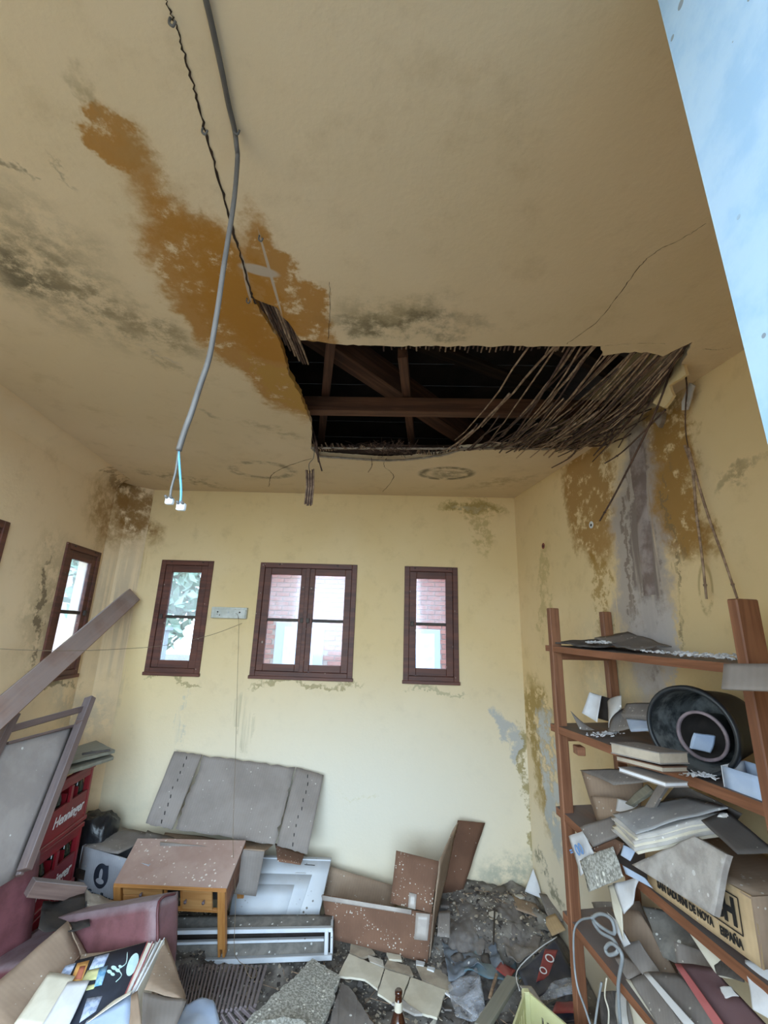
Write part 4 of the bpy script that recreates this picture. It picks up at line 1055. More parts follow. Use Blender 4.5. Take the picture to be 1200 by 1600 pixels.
bar('rail', Q2(0, .43, .01), Q2(.95, .43, .01), .02, .012, 'whitepaint', parent=wt_)
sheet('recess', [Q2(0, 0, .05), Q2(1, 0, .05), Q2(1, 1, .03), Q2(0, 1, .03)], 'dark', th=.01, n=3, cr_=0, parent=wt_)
sheet('dust_slope', [Q2(0, .5, .035), Q2(.95, .5, .035), Q2(.95, .9, .005), Q2(0, .9, .005)], 'greydust', th=.01, n=8, cr_=.002, parent=wt_)
sheet('end_board', [Q2(1, 0), a1+V((.002, .05, 0)), Q2(1, 1, .12), Q2(1, 1)], 'whitepaint', th=.01, n=3, cr_=0, parent=wt_)

# ================================================================== OPEN BROWN CARTON
bc = thing('open_carton', PY(600, 1470, 2.65), 'large open brown carton tipped over with tape on its edge', 'carton')
Bp = lambda p, Y: PY(*p, Y)
g = [Bp((503, 1398), 2.70), Bp((676, 1428), 2.58), Bp((668, 1505), 2.55), Bp((514, 1466), 2.66)]
sheet('front_panel', g, 'browncard', th=.005, n=8, cr_=.003, parent=bc, label='speckled front panel')
sheet('back_panel', [Bp((510, 1352), 2.93), Bp((616, 1384), 2.90), Bp((616, 1425), 2.86), Bp((505, 1412), 2.86)], 'tancard', th=.005, n=6, cr_=.003, parent=bc)
sheet('raised_flap', [Bp((619, 1329), 2.68), Bp((686, 1346), 2.64), Bp((674, 1427), 2.585), Bp((610, 1411), 2.625)], 'browncard', th=.005, n=6, cr_=.003, parent=bc)
sheet('side_panel', [Bp((686, 1345), 2.64), Bp((716, 1284), 2.91), Bp((690, 1400), 2.90), Bp((671, 1500), 2.56)], 'tancard', th=.005, n=8, cr_=.004, jag=.03, parent=bc)
sheet('tall_flap', [Bp((716, 1282), 2.92), Bp((758, 1286), 2.97), Bp((723, 1394), 2.90), Bp((688, 1396), 2.88)], 'darkbrowncard', th=.005, n=6, cr_=.003, parent=bc)
def onq(g_, u, v, h): 
    n_ = ((g_[2]-g_[0]).cross(g_[3]-g_[1])).normalized(); n_ = n_ if n_.dot(O-g_[0]) > 0 else -n_
    return g_[0].lerp(g_[1], u).lerp(g_[3].lerp(g_[2], u), v)+n_*h
sheet('tape', [onq(g, .86, .02, .008), onq(g, .98, 0, .008), onq(g, .98, .55, .008), onq(g, .86, .58, .008)], 'tape', th=.0006, n=4, cr_=.001, parent=bc)
sheet('tape', [onq(g, .0, .0, .008), onq(g, .82, -.02, .008), onq(g, .82, .08, .008), onq(g, 0, .12, .008)], 'tape', th=.0006, n=4, cr_=.001, parent=bc)
g2 = [Bp((619, 1329), 2.68), Bp((686, 1346), 2.64), Bp((674, 1427), 2.585), Bp((610, 1411), 2.625)]
sheet('tape', [onq(g2, .42, .72, .006), onq(g2, .60, .72, .006), onq(g2, .62, 1, .006), onq(g2, .44, 1, .006)], 'tape', th=.0006, n=3, cr_=.001, parent=bc)

# ================================================================== RUBBLE
def rz(x, y):
    z = .10+.05*noise.noise(V((x*3, y*3, 1)))+.03*noise.noise(V((x*9, y*9, 2)))+.012*noise.noise(V((x*30, y*30, 3)))
    d = ((x-.56)/.48)**2+((y-2.86)/.5)**2; z += .18*math.exp(-max(0, d-.25)*1.9)
    d = ((x+1.25)/.5)**2+((y-2.3)/.5)**2; z += .04*math.exp(-d)
    return z
bm = bmesh.new(); NX, NY = 190, 150; G = []
for i in range(NX+1):
    row = []
    for j in range(NY+1):
        y = .55+(2.995-.55)*j/NY; xa, xb = XL(y)+.005, XR(y)-.005; x = xa+(xb-xa)*i/NX
        row.append(bm.verts.new((x, y, rz(x, y))))
    G.append(row)
for i in range(NX):
    for j in range(NY): bm.faces.new((G[i][j], G[i+1][j], G[i+1][j+1], G[i][j+1])).smooth = True
place('rubble', bm, 'rubble', label='grey dusty rubble covering the floor', category='rubble', kind='stuff')
def chip_bm(bm, c, s, rnd, flat=.3):
    n = rnd.randint(4, 6); R = Matrix.Rotation(rnd.uniform(0, 6.28), 4, 'Z') @ Matrix.Rotation(rnd.gauss(0, .35), 4, 'X') @ Matrix.Rotation(rnd.gauss(0, .35), 4, 'Y')
    pts = [V((math.cos(k*6.283/n+rnd.uniform(-.35, .35))*s*rnd.uniform(.6, 1), math.sin(k*6.283/n+rnd.uniform(-.35, .35))*s*rnd.uniform(.5, .9), 0)) for k in range(n)]
    th = s*flat; T_ = [bm.verts.new(R @ (p+V((0, 0, th/2)))+c) for p in pts]; B_ = [bm.verts.new(R @ (p*1.05-V((0, 0, th/2)))+c) for p in pts]
    bm.faces.new(T_); bm.faces.new(B_[::-1])
    for k in range(n): bm.faces.new((T_[k], B_[k], B_[(k+1) % n], T_[(k+1) % n]))
rr_ = random.Random(21)
def rpos(y0=1.9):
    y = rr_.uniform(y0, 2.94); return rr_.uniform(XL(y)+.05, XR(y)-.08), y
for nm, mat, cnt, s0, s1, lab in (('plaster_crumbs', 'plasterchip', 2600, .002, .007, 'tiny white plaster crumbs strewn over the rubble'), ('rubble_crumbs', 'rubbledk', 3000, .003, .014, 'small dark crumbs strewn over the rubble'), ('tan_crumbs', 'tanchip', 1300, .004, .014, 'small tan crumbs strewn over the rubble')):
    bm = bmesh.new()
    for i in range(cnt):
        x, y = rpos(); s = rr_.uniform(s0, s1); chip_bm(bm, V((x, y, rz(x, y)+s*.2)), s, rr_)
    place(nm, bm, mat, label=lab, category='crumbs', kind='stuff')
for i in range(150):
    x, y = rpos(2.05)
    if -1.4 < x < -.25 and y > 2.45: continue
    s = rr_.uniform(.014, .034) ; mat = rr_.choice(['plasterchip', 'tanchip', 'rubble', 'sack'])
    bm = bmesh.new(); chip_bm(bm, V((x, y, rz(x, y)+s*.25)), s, rr_, rr_.uniform(.15, .4))
    wd_ = {'plasterchip': 'pale plaster', 'tanchip': 'tan', 'rubble': 'speckled grey', 'sack': 'dark grey'}[mat]; zn_ = 'left of the mould eaten board' if x < -.5 else ('between the mould eaten board and the debris mound' if x < .25 else 'on and around the debris mound at the right')
    place('rubble_fragment', bm, mat, label=f'small {wd_} chip lying {zn_}', category='fragment', group=f'{wd_} chips {zn_}')
# twigs / straw
bm = bmesh.new()
for i in range(260):
    x, y = rpos(); a_ = rr_.uniform(0, 3.14)*(-1 if y > 2.85 else 1); L = rr_.uniform(.02, .09); z = rz(x, y)+.008
    tube_bm(bm, [V((x, y, z)), V((x+math.cos(a_)*L, y+math.sin(a_)*L, z+rr_.uniform(0, .012)))], .0014, 4)
place('straw_bits', bm, 'cane', label='loose bits of straw and reed over the rubble', category='straw', kind='stuff')

# --- dark slatted roller curtain on the floor under the table leg
rs = thing('roller_shutter', PZ(340, 1560, .14), 'dark ribbed roller shutter curtain lying under the side table leg', 'shutter')
NS = 24
for i in range(NS):
    f = i/(NS-1)
    xt = 282+(415-282)*f**1.3; yt = 1508+2*f; xb_ = 262+(398-262)*f**1.3; yb_ = 1602-30*f
    a, b = PZ(xt, yt, .15+.02*f), PZ(xb_, yb_, .17+.035*f)
    wd = (.0042+.0085*f**.8)
    bar('slat', a, b, wd, .012, 'darkslat', parent=rs, bev=.0015, up=V((.35, 0, 1)))
for i in range(5):      # bent lower ends of the slats fanning to the right
    a, b = PZ(345+11*i, 1585-3*i, .19+.004*i), PZ(352+15*i, 1612-2*i, .15)
    bar('slat', a, a+(a-b).normalized()*-.07+V((.03, 0, 0)), .009, .012, 'darkslat', parent=rs, bev=.0015)
# --- mould eaten board, bottom centre
def ZP(pts, z): return [PZ(x, y, z+(pts_z[k] if False else 0)) for k, (x, y) in enumerate(pts)]
o = plate('mould_eaten_board', [PZ(372, 1606, .24), PZ(420, 1562, .23), PZ(462, 1524, .21), PZ(488, 1497, .19), PZ(531, 1524, .18), PZ(516, 1575, .19), PZ(500, 1612, .20), PZ(430, 1640, .22)], .02, 'mould', jag=.006, seed=4)
tag(o, 'big speckled grey board eaten by mould at the bottom centre', 'board')
o = plate('broken_tile', [PZ(533, 1536, .16), PZ(545, 1541, .15), PZ(592, 1612, .15), PZ(560, 1632, .15), PZ(512, 1606, .17), PZ(526, 1560, .17)], .03, 'sack', jag=.004, seed=5)
tag(o, 'triangular grey slab right of the mould eaten board', 'slab')
o = plate('crumbling_clod', [PZ(395, 1600, .27), PZ(440, 1588, .27), PZ(470, 1592, .26), PZ(490, 1612, .25), PZ(440, 1640, .25)], .03, 'mould', jag=.006, seed=9)
tag(o, 'crumbling whitish clod on the front edge of the mould eaten board', 'clod')
# --- pale broken slab pieces
slabs = [
 ([(545, 1490), (600, 1513), (590, 1545), (570, 1530), (528, 1524)], 'left end piece of the pale cracked board'),
 ([(602, 1514), (640, 1526), (628, 1560), (612, 1566), (590, 1552), (592, 1545)], 'middle piece of the pale cracked board'),
 ([(642, 1527), (697, 1547), (683, 1590), (660, 1583), (640, 1572), (630, 1560)], 'right end piece of the pale cracked board'),
 ([(612, 1567), (628, 1561), (660, 1584), (648, 1584), (630, 1575)], 'narrow torn sliver on the front of the pale cracked board'),
]
for k, (pts, lab) in enumerate(slabs):
    o = plate('pale_board_piece', [PZ(x, y, .165+.004*k) for x, y in pts], .008, 'cream' if k != 3 else 'paperdirty', jag=.002, seed=k+3); tag(o, lab, 'board piece')
chips2 = [([(548, 1474), (572, 1472), (586, 1490), (565, 1496), (546, 1488)], 'rounded tan flake left under the open carton', 'tanchip'),
 ([(606, 1499), (640, 1510), (646, 1524), (620, 1518), (600, 1510)], 'oblong tan flake in front of the open carton', 'tanchip'),
 ([(575, 1492), (598, 1500), (600, 1511), (578, 1502)], 'flat grey flake between two tan flakes', 'plasterchip'),
 ([(604, 1488), (626, 1492), (628, 1500), (608, 1498)], 'thick pale flake against the open carton', 'cream'),
 ([(650, 1508), (700, 1518), (723, 1532), (700, 1548), (660, 1530)], 'wide tan flake right of the pale cracked board', 'tanchip'),
 ([(650, 1500), (664, 1503), (662, 1509), (650, 1507)], 'bright white chip at the carton corner', 'connector'),
 ([(668, 1509), (680, 1512), (678, 1517), (667, 1513)], 'white sliver beside the carton corner', 'connector')]
for k, (pts, lab, mat) in enumerate(chips2):
    o = plate('flake', [PZ(x, y, .16+.003*k) for x, y in pts], .009, mat, jag=.0015, seed=k+30); tag(o, lab, 'flake')
# --- brown bottle standing at the bottom centre
bp = PZ(623, 1546, .36); bp = V((bp.x, bp.y, .36))
m = Matrix.Translation(V((bp.x, bp.y, .12)))
bb = thing('beer_bottle', m.translation, 'brown glass bottle with a torn pale label standing at the bottom centre', 'bottle')
lathe('glass_body', [(0, 0), (.028, 0), (.03, .006), (.03, .13), (.024, .155), (.0145, .18), (.0125, .225), (0, .225)], m, 'brownglass', bb, seg=20)
lathe('neck_label', [(.0152, .178), (.0138, .205), (.0136, .207)], m, 'cream', bb, seg=20); lathe('body_label', [(.0306, .05), (.0306, .12)], m, 'paperdirty', bb, seg=20)
lathe('lip', [(.0125, .225), (.0145, .226), (.0145, .236), (.011, .24), (0, .236)], m, 'brownglass', bb, seg=16)

# --- debris mound right: tarpaulin-like sacks
def blob(name, c, s, mat, label, cat, seed=0, sub=5, amp=.25, flatb=.5):
    bm = bmesh.new(); bmesh.ops.create_icosphere(bm, subdivisions=sub, radius=1)
    for v in bm.verts:
        k = 1+amp*noise.noise(v.co*1.6+V((seed, 0, 0)))+amp*.9*(abs(noise.noise(v.co*3.5+V((0, seed, 0))))-.2)+.10*abs(noise.noise(v.co*9+V((0, seed, 4)))); p = v.co*k
        v.co = V((p.x*s[0], p.y*s[1], p.z*s[2]))+V(c)
    return place(name, bm, mat, None, True, label=label, category=cat)
MX = lambda x, y, Y: PY(x, y, Y)
blob('dusty_sack', MX(725, 1440, 2.72)-V((0, 0, .05)), (.15, .24, .09), 'sack', 'slumped grey sack of debris right of the open carton', 'sack', 3)
blob('dusty_sack', MX(800, 1440, 2.74)-V((0, 0, .05)), (.12, .2, .10), 'sack', 'round dusty sack in front of the corner of the far and right walls', 'sack', 8)
blob('dusty_sack', MX(735, 1500, 2.5)-V((0, 0, .05)), (.14, .12, .07), 'rubbledk', 'low dark sack before the two bigger grey sacks', 'sack', 12)
o = sheet('grey_card', [MX(685, 1424, 2.62), MX(704, 1422, 2.62), MX(703, 1465, 2.5), MX(683, 1462, 2.5)], 'dustcard', n=6, jag=.05, label='small oblong grey card against the open carton edge', category='card')
sheet('dusty_board', [MX(690, 1398, 2.93), MX(790, 1388, 2.95), MX(792, 1412, 2.80), MX(688, 1420, 2.78)], 'sack', n=8, cr_=.012, th=.01, jag=.03, label='dusty board edge along the foot of the far wall', category='board')
sheet('grey_card', [MX(795, 1398, 2.88), MX(838, 1412, 2.84), MX(855, 1440, 2.70), MX(806, 1420, 2.72)], 'tancard', n=6, cr_=.006, jag=.05, label='tilted tan card at the top right of the debris mound', category='card')
sheet('white_paper', [MX(833, 1357, 2.93), MX(843, 1385, 2.90), MX(847, 1404, 2.86), MX(820, 1393, 2.90)], 'paper', n=6, cr_=.006, label='pointed white paper scrap upright in the far right corner', category='paper')
sheet('yellow_card', [MX(848, 1436, 2.72), MX(868, 1428, 2.72), MX(884, 1452, 2.6), MX(862, 1462, 2.6)], 'prntcard', n=5, cr_=.004, jag=.04, label='yellowish card near the foot of the right wall', category='card')
sheet('dark_sheet', [MX(842, 1400, 2.86), MX(862, 1400, 2.86), MX(880, 1440, 2.68), MX(858, 1434, 2.7)], 'dustcard', n=6, cr_=.01, jag=.04, label='crumpled grey sheet along the right wall above the yellowish card', category='sheet')
bar('gap_shade_strip', MX(773, 1420, 2.68), MX(771, 1475, 2.5), .008, .012, 'bar', label='thin dark strip for the shade in the gap between the two grey sacks', category='shade strip')  # dark bar put in for the shade between the sacks
sheet('tarpaulin', [MX(735, 1480, 2.55), MX(800, 1478, 2.6), MX(815, 1530, 2.38), MX(725, 1530, 2.38)], 'teal', n=14, cr_=.022, label='dusty blue-green plastic package in the debris mound', category='package')
sheet('snack_packet', [MX(783, 1500, 2.45), MX(806, 1513, 2.42), MX(797, 1528, 2.36), MX(775, 1512, 2.4)], 'redprint', n=6, cr_=.006, label='small dull red packet beside the blue-green package', category='packet')
sheet('clear_film', [MX(700, 1535, 2.3), MX(745, 1515, 2.4), MX(760, 1580, 2.15), MX(712, 1578, 2.15)], 'film', th=.001, n=14, cr_=.02, label='crumpled clear plastic film left of the yellow crate', category='film')
bar('white_strip', PZ(696, 1551, .19), PZ(745, 1588, .19), .012, .006, 'letterwhite', label='narrow white strip pointing from the pale board to the bottom right', category='strip')
bar('grey_batten', PY(802, 1529, 2.22), PY(752, 1606, 2.0), .055, .016, 'greenboard', up=V((-.6, -.5, .7)), label='weathered batten leaning on the yellow crate', category='batten')
bar('thin_lath', MX(776, 1522, 2.35), MX(765, 1560, 2.22), .012, .008, 'cane', label='thin lath standing left of the weathered batten', category='lath')
sheet('tarpaulin', [MX(688, 1405, 2.90), MX(768, 1400, 2.92), MX(775, 1462, 2.62), MX(690, 1480, 2.58)], 'sack', n=26, cr_=.022, th=.003, sc=9, jag=.04, label='grey crumpled tarpaulin against the side of the open carton', category='tarpaulin')
sheet('tarpaulin', [MX(772, 1400, 2.92), MX(832, 1402, 2.90), MX(868, 1455, 2.66), MX(778, 1465, 2.60)], 'greydust', n=26, cr_=.022, th=.003, sc=9, jag=.04, label='dusty crumpled tarpaulin in front of the far right corner', category='tarpaulin')
sheet('tarpaulin', [MX(690, 1475, 2.58), MX(770, 1465, 2.60), MX(790, 1512, 2.42), MX(700, 1528, 2.38)], 'bagblue', n=26, cr_=.024, th=.003, sc=9, jag=.04, label='bluish crumpled plastic in the middle of the debris mound', category='tarpaulin')
sheet('tarpaulin', [MX(782, 1462, 2.62), MX(848, 1462, 2.62), MX(838, 1490, 2.48), MX(795, 1500, 2.44)], 'dustcard', n=20, cr_=.018, th=.003, sc=9, jag=.04, label='brown grey crumpled sheet behind the printed plastic bag', category='tarpaulin')
# yellow crate
yc = thing('yellow_crate', PY(850, 1600, 1.95), 'pale yellow slotted plastic crate at the bottom edge', 'crate')
def yw(name, pts, holes, nrm=None):
    """slotted wall from quad: pts tl,tr,br,bl; holes in uv"""
    A_, B_, C2, D2 = pts
    n_ = ((C2-A_).cross(D2-B_)).normalized(); n_ = n_ if n_.dot(O-A_) > 0 else -n_
    f = lambda u, v: A_.lerp(B_, u).lerp(D2.lerp(C2, u), v)
    loops = [[V((0, 0, 0)), V((1, 0, 0)), V((1, 1, 0)), V((0, 1, 0))]]+[[V((a, c, 0)), V((a, d, 0)), V((b, d, 0)), V((b, c, 0))] for a, b, c, d in holes]
    al = [p for l in loops for p in l]; nn_ = len(al); vs = [f(p.x, p.y) for p in al]+[f(p.x, p.y)-n_*.006 for p in al]; fs = []
    for t in tessellate_polygon(loops): fs += [tuple(t), tuple(i+nn_ for i in reversed(t))]
    k = 0
    for l in loops:
        for i in range(len(l)): j = (i+1) % len(l); fs.append((k+i, k+j, nn_+k+j, nn_+k+i))
        k += len(l)
    bm = bmesh.new(); bm.from_mesh(wmesh(vs, fs)); return place(name, bm, 'yellowplastic', yc)
y0 = PY(822, 1548, 2.02); y1 = PY(768, 1640, 1.78); y2 = PY(905, 1618, 1.80)
y1.z = y2.z = y0.z; y1 = PZ(790, 1640, y0.z); y2 = PZ(900, 1606, y0.z); y2 = y0+(y2-y0)*2.2; y1 = y0+(y1-y0)*1.0
dz = V((0, 0, -.2))
yw('side_wall', [y0, y2-V((0, 0, .035)), y2+dz, y0+dz], [(.14+.048*k, .14+.048*k+.02, .2, .42) for k in range(3)]+[(.36+.048*k, .36+.048*k+.02, .24, .46) for k in range(3)]+[(.14+.048*k, .14+.048*k+.02, .5, .8) for k in range(8)])
yw('side_wall', [y1, y0, y0+dz, y1+dz], [(.1+.1*k, .1+.1*k+.05, .15, .8) for k in range(8)])
y3 = y1+(y2-y0)
yw('side_wall', [y2, y3, y3+dz, y2+dz], []); yw('side_wall', [y3, y1, y1+dz, y3+dz], [])
cor = bar('corner_post', y0+V((0, 0, .002)), y0+dz, .03, .03, 'yellowplastic', up=V((1, 0, 0)), parent=yc, bev=.006)
yw('base', [y0+dz*.98, y2+dz*.98, y3+dz*.98, y1+dz*.98], [])
# printed plastic bag/film with red band behind the crate
pb = thing('printed_plastic_bag', MX(850, 1540, 2.25), 'dark clear plastic bag with a red printed band beside the shelf foot', 'bag')
sheet('bag_face', [MX(870, 1464, 2.42), MX(900, 1530, 2.30), MX(835, 1560, 2.12), MX(808, 1517, 2.25)], 'darkprint', n=14, cr_=.012, th=.002, parent=pb)
sheet('red_band', [MX(852, 1482, 2.355), MX(872, 1484, 2.37), MX(856, 1528, 2.25), MX(838, 1534, 2.20)], 'redprint', n=8, cr_=.004, th=.0015, parent=pb)
rn = (O-MX(860, 1500, 2.3)).normalized()
text('O', .05, MX(859, 1498, 2.29), (MX(880, 1500, 2.3)-MX(859, 1498, 2.3)), (MX(852, 1480, 2.36)-MX(848, 1510, 2.28)), 'letterwhite', pb)
text('O', .04, MX(849, 1517, 2.20), (MX(880, 1500, 2.3)-MX(859, 1498, 2.3)), (MX(852, 1480, 2.36)-MX(848, 1510, 2.28)), 'letterwhite', pb)
sheet('bag_fold', [MX(868, 1532, 2.2), MX(902, 1530, 2.2), MX(900, 1548, 2.12), MX(840, 1558, 2.1)], 'film', n=8, cr_=.01, th=.001, parent=pb)
tube('bag_edge', smoothpath([MX(870, 1464, 2.41), MX(840, 1484, 2.33), MX(808, 1517, 2.24), MX(812, 1548, 2.14)], 4), .0022, 'letterwhite', pb)
sheet('printed_package', [MX(850, 1562, 2.18), MX(905, 1555, 2.2), MX(910, 1600, 2.05), MX(845, 1600, 2.02)], 'darkprint', n=12, cr_=.02, label='dark glossy package under the plastic bag beside the shelf foot', category='package')
sheet('red_wrapper', [MX(870, 1568, 2.12), MX(905, 1566, 2.14), MX(906, 1580, 2.08), MX(862, 1582, 2.06)], 'redprint', n=8, cr_=.008, label='red wrapper lying on the dark glossy package', category='wrapper')
sheet('grey_flap', [MX(812, 1542, 2.16), MX(830, 1545, 2.16), MX(868, 1598, 1.98), MX(850, 1596, 1.98)], 'paperdirty', n=8, cr_=.008, label='curled grey strip hanging over the yellow crate rim', category='strip')

# ================================================================== SHELF UNIT ON THE RIGHT
A0, C0 = V((.69, 2.03, 0)), V((.857, 1.13, 0)); SD = (C0-A0).normalized()
SNi = V((-SD.y, SD.x, 0)); SNi = SNi if SNi.x > 0 else -SNi       # towards the wall
su = thing('shelf_unit', (.9, 1.6, 0), 'brown wooden shelf unit with four sagging boards against the right wall', 'shelf')
def post(p, z1, w1=.044, w2=.03, z0=.0, lean=0): 
    return bar('post', V((p.x+lean, p.y, z0)), V((p.x, p.y, z1)), w1, w2, 'shelfpost', up=SD, parent=su, bev=.003)
DW = .30
post(A0+SNi*.02+SD*.02, 1.775, .044, .03); post(C0+SNi*.032-SD*.012, 1.757, .066, .028)
B0 = PR(945, 955, .03); post(V((B0.x, B0.y, 0)), 1.77)
D0 = C0+SNi*(DW-.02); post(V((min(D0.x, XR(D0.y)-.03), D0.y, 0)), 1.75)
def shelfz(name, za, zm, zc, mat='shelf', th=.028, e0=-.03, e1=1.02, dn=0):
    """board from post A to post C, slightly bowed; front edge on the front plane"""
    n = 14; bm = bmesh.new(); G = []; Ls = (C0-A0).length
    for i in range(n+1):
        t = e0+(e1-e0)*i/n; tt = min(1, max(0, t)); z = za*(1-tt)*(1-2*tt)+zm*4*tt*(1-tt)+zc*tt*(2*tt-1) if True else za
        p = A0+SD*(t*Ls); wmax = XR(p.y)-.012-p.x
        row = []
        for s, h in ((0, 0), (1, 0), (1, -th), (0, -th)):
            q_ = p+SNi*((DW if s else -.0)); q_ = V((min(q_.x, XR(q_.y)-.012), q_.y, z+h+(.01*noise.noise(p*4) if s else 0)))
            row.append(bm.verts.new(q_))
        G.append(row)
    for a, b in zip(G, G[1:]):
        for k in range(4): bm.faces.new((a[k], a[(k+1) % 4], b[(k+1) % 4], b[k]))
    bm.faces.new(G[0]); bm.faces.new(G[-1][::-1])
    bmesh.ops.recalc_face_normals(bm, faces=bm.faces[:])
    # object frame along the shelf so that the grain runs lengthwise
    m = frame_m(A0.lerp(C0, .5)+V((0, 0, za)), SD, V((0, 0, 1))); mi = m.inverted()
    for v in bm.verts: v.co = mi @ v.co
    return link('shelf_board', finish(bm), mat, su, m)
shelfz('s1', 1.615, 1.605, 1.60, th=.024); shelfz('s2', 1.295, 1.30, 1.30); shelfz('s3', .985, .945, .925); shelfz('s4', .63, .60, .58)
for z in (1.575, 1.255, .945, .59):    # end cleats between posts A and B
    bar('cleat', A0+SNi*.03+SD*.02+V((0, 0, z)), V((B0.x-.02, B0.y-.03, z)), .022, .035, 'shelfpost', parent=su)
boxo('cleat_block', PF(905, 1172), (.03, .045, .03), 'shelfpost', su)
# top shelf: bark-like debris and plaster bits
def SH(t, s_, z): p = A0+SD*(t*(C0-A0).length)+SNi*s_; return V((min(p.x, XR(p.y)-.02), p.y, z))
sheet('roof_felt', [SH(-.02, .27, 1.635), SH(-.02, .01, 1.632), SH(.34, .02, 1.628), SH(.30, .28, 1.65)], 'rubbledk', n=12, cr_=.008, jag=.06, th=.006, label='dark flaky sheet lying on the far end of the top shelf', category='sheet')
sheet('roof_felt', [SH(.18, .27, 1.668), SH(.16, .12, 1.645), SH(.5, .06, 1.622), SH(.46, .24, 1.63)], 'sack', n=8, cr_=.008, jag=.06, th=.004, label='grey flaky sheet next to the dark one on the top shelf', category='sheet')
r5 = random.Random(8)
def crumbs(nm, pts, cnt, s0, s1, mat, label):
    bm = bmesh.new()
    for i in range(cnt):
        a, b = r5.choice(pts); p = a.lerp(b, r5.random())+V((r5.gauss(0, .012), r5.gauss(0, .012), r5.uniform(0, .006))); chip_bm(bm, p, r5.uniform(s0, s1), r5)
    place(nm, bm, mat, label=label, category='crumbs', kind='stuff')
crumbs('plaster_crumbs', [(SH(.58, .05, 1.612), SH(.95, .04, 1.608)), (SH(.6, .15, 1.612), SH(1.0, .2, 1.61)), (SH(.7, .25, 1.612), SH(1.0, .26, 1.61)), (SH(.28, .03, 1.634), SH(.36, .05, 1.634))], 420, .003, .009, 'paper', 'white plaster crumbs along the top shelf board')
crumbs('plaster_crumbs', [(PZ(925, 1150, 1.31), PZ(965, 1145, 1.31)), (PZ(1060, 1208, 1.315), PZ(1120, 1216, 1.315))], 160, .003, .008, 'paper', 'white plaster crumbs on the second shelf board')
# grey board lying across the near post
sheet('grey_card', [PY(1131, 1037, 1.05), PY(1230, 1038, .95), PY(1235, 1082, .93), PY(1127, 1076, 1.03)], 'greycard', n=6, cr_=.002, th=.004, label='grey speckled card fixed across the near shelf post', category='card')
# second shelf, papers and books from the far end
def SP(x, y, off=.0, dz=0): p = PF(x, y, -off); return p+V((0, 0, dz))
def pap(name, pts, mat, label, cat='paper', cr_=.004, th=.002, n=7, **k): return sheet(name, pts, mat, n=n, cr_=cr_, th=th, label=label, category=cat, **k)
pap('curled_paper', [SP(924, 1083, .10), SP(942, 1088, .12), SP(936, 1130, .08), SP(913, 1116, .07)], 'paper', 'white curled paper standing at the far end of the second shelf, left half', curl=.01)
pap('curled_paper', [SP(944, 1094, .12), SP(963, 1084, .10), SP(962, 1105, .10), SP(944, 1134, .06)], 'paperdirty', 'curled paper leaning right beside the white one on the second shelf', curl=-.012)
pap('dark_paper', [SP(922, 1082, .13), SP(962, 1094, .15), SP(960, 1130, .14), SP(926, 1120, .14)], 'dark', 'dark paper behind the two curled papers on the second shelf')
pap('torn_leaf', [SP(892, 1112, .03), SP(905, 1125, .05), SP(930, 1142, .05), SP(906, 1140, .03)], 'sack', 'dark pointed scrap at the far corner of the second shelf', cr_=.008)
def book(name, pts, th, cover, label, group=None, cat='book', pages='tanchip'):
    """pts: top face quad (world), th thickness downwards (normal)"""
    pts = [V(p) for p in pts]; n_ = ((pts[2]-pts[0]).cross(pts[3]-pts[1])).normalized(); n_ = n_ if n_.z > 0 else -n_
    c = sum(pts, V())/4; r = thing(name, c-n_*th, label, cat, group)
    ins = [c+(p-c)*.97 for p in pts]
    plate('cover', pts, .0025, cover, r, nrm=n_); plate('page_block', [p-n_*.0026 for p in ins], th-.0052, pages, r, nrm=n_); plate('cover', [p-n_*(th-.0025) for p in pts], .0025, cover, r, nrm=n_)
    return r
def flatq(a, b, z, depth, dz=0):   # quad from two front pixels on plane z going deep towards the wall
    p, q_ = PZ(*a, z), PZ(*b, z+dz); return [p, q_, q_+SNi*depth, p+SNi*depth]
book('book', flatq((966, 1198), (1040, 1222), 1.330, .06), .012, 'greycard', 'lowest thin book with a white edge on the second shelf', 'books on the second shelf', pages='paper')
book('book', flatq((962, 1180), (1035, 1198), 1.352, .07), .014, 'darkbrowncard', 'brown backed book second from the bottom on the second shelf', 'books on the second shelf')
book('book', flatq((953, 1160), (1030, 1176), 1.385, .08), .026, 'dustcard', 'thick dusty book on top of the stack on the second shelf', 'books on the second shelf')
pap('paper_stack', [SP(978, 1098, .14), SP(1030, 1096, .18), SP(1035, 1122, .10), SP(970, 1115, .10)], 'dustcard', 'dusty papers sloping behind the bucket on the second shelf', th=.02)
pap('blue_paper', [SP(978, 1122, .10), SP(1025, 1128, .10), SP(1028, 1140, .06), SP(984, 1140, .06)], 'bluepaper', 'pale blue paper between the book stack and the bucket', th=.006)
pap('crumpled_cloth', [SP(955, 1108, .13), SP(985, 1100, .16), SP(985, 1140, .09), SP(945, 1140, .08)], 'dustcard', 'crumpled grey rag left of the dusty papers on the second shelf', cr_=.012, cat='rag')
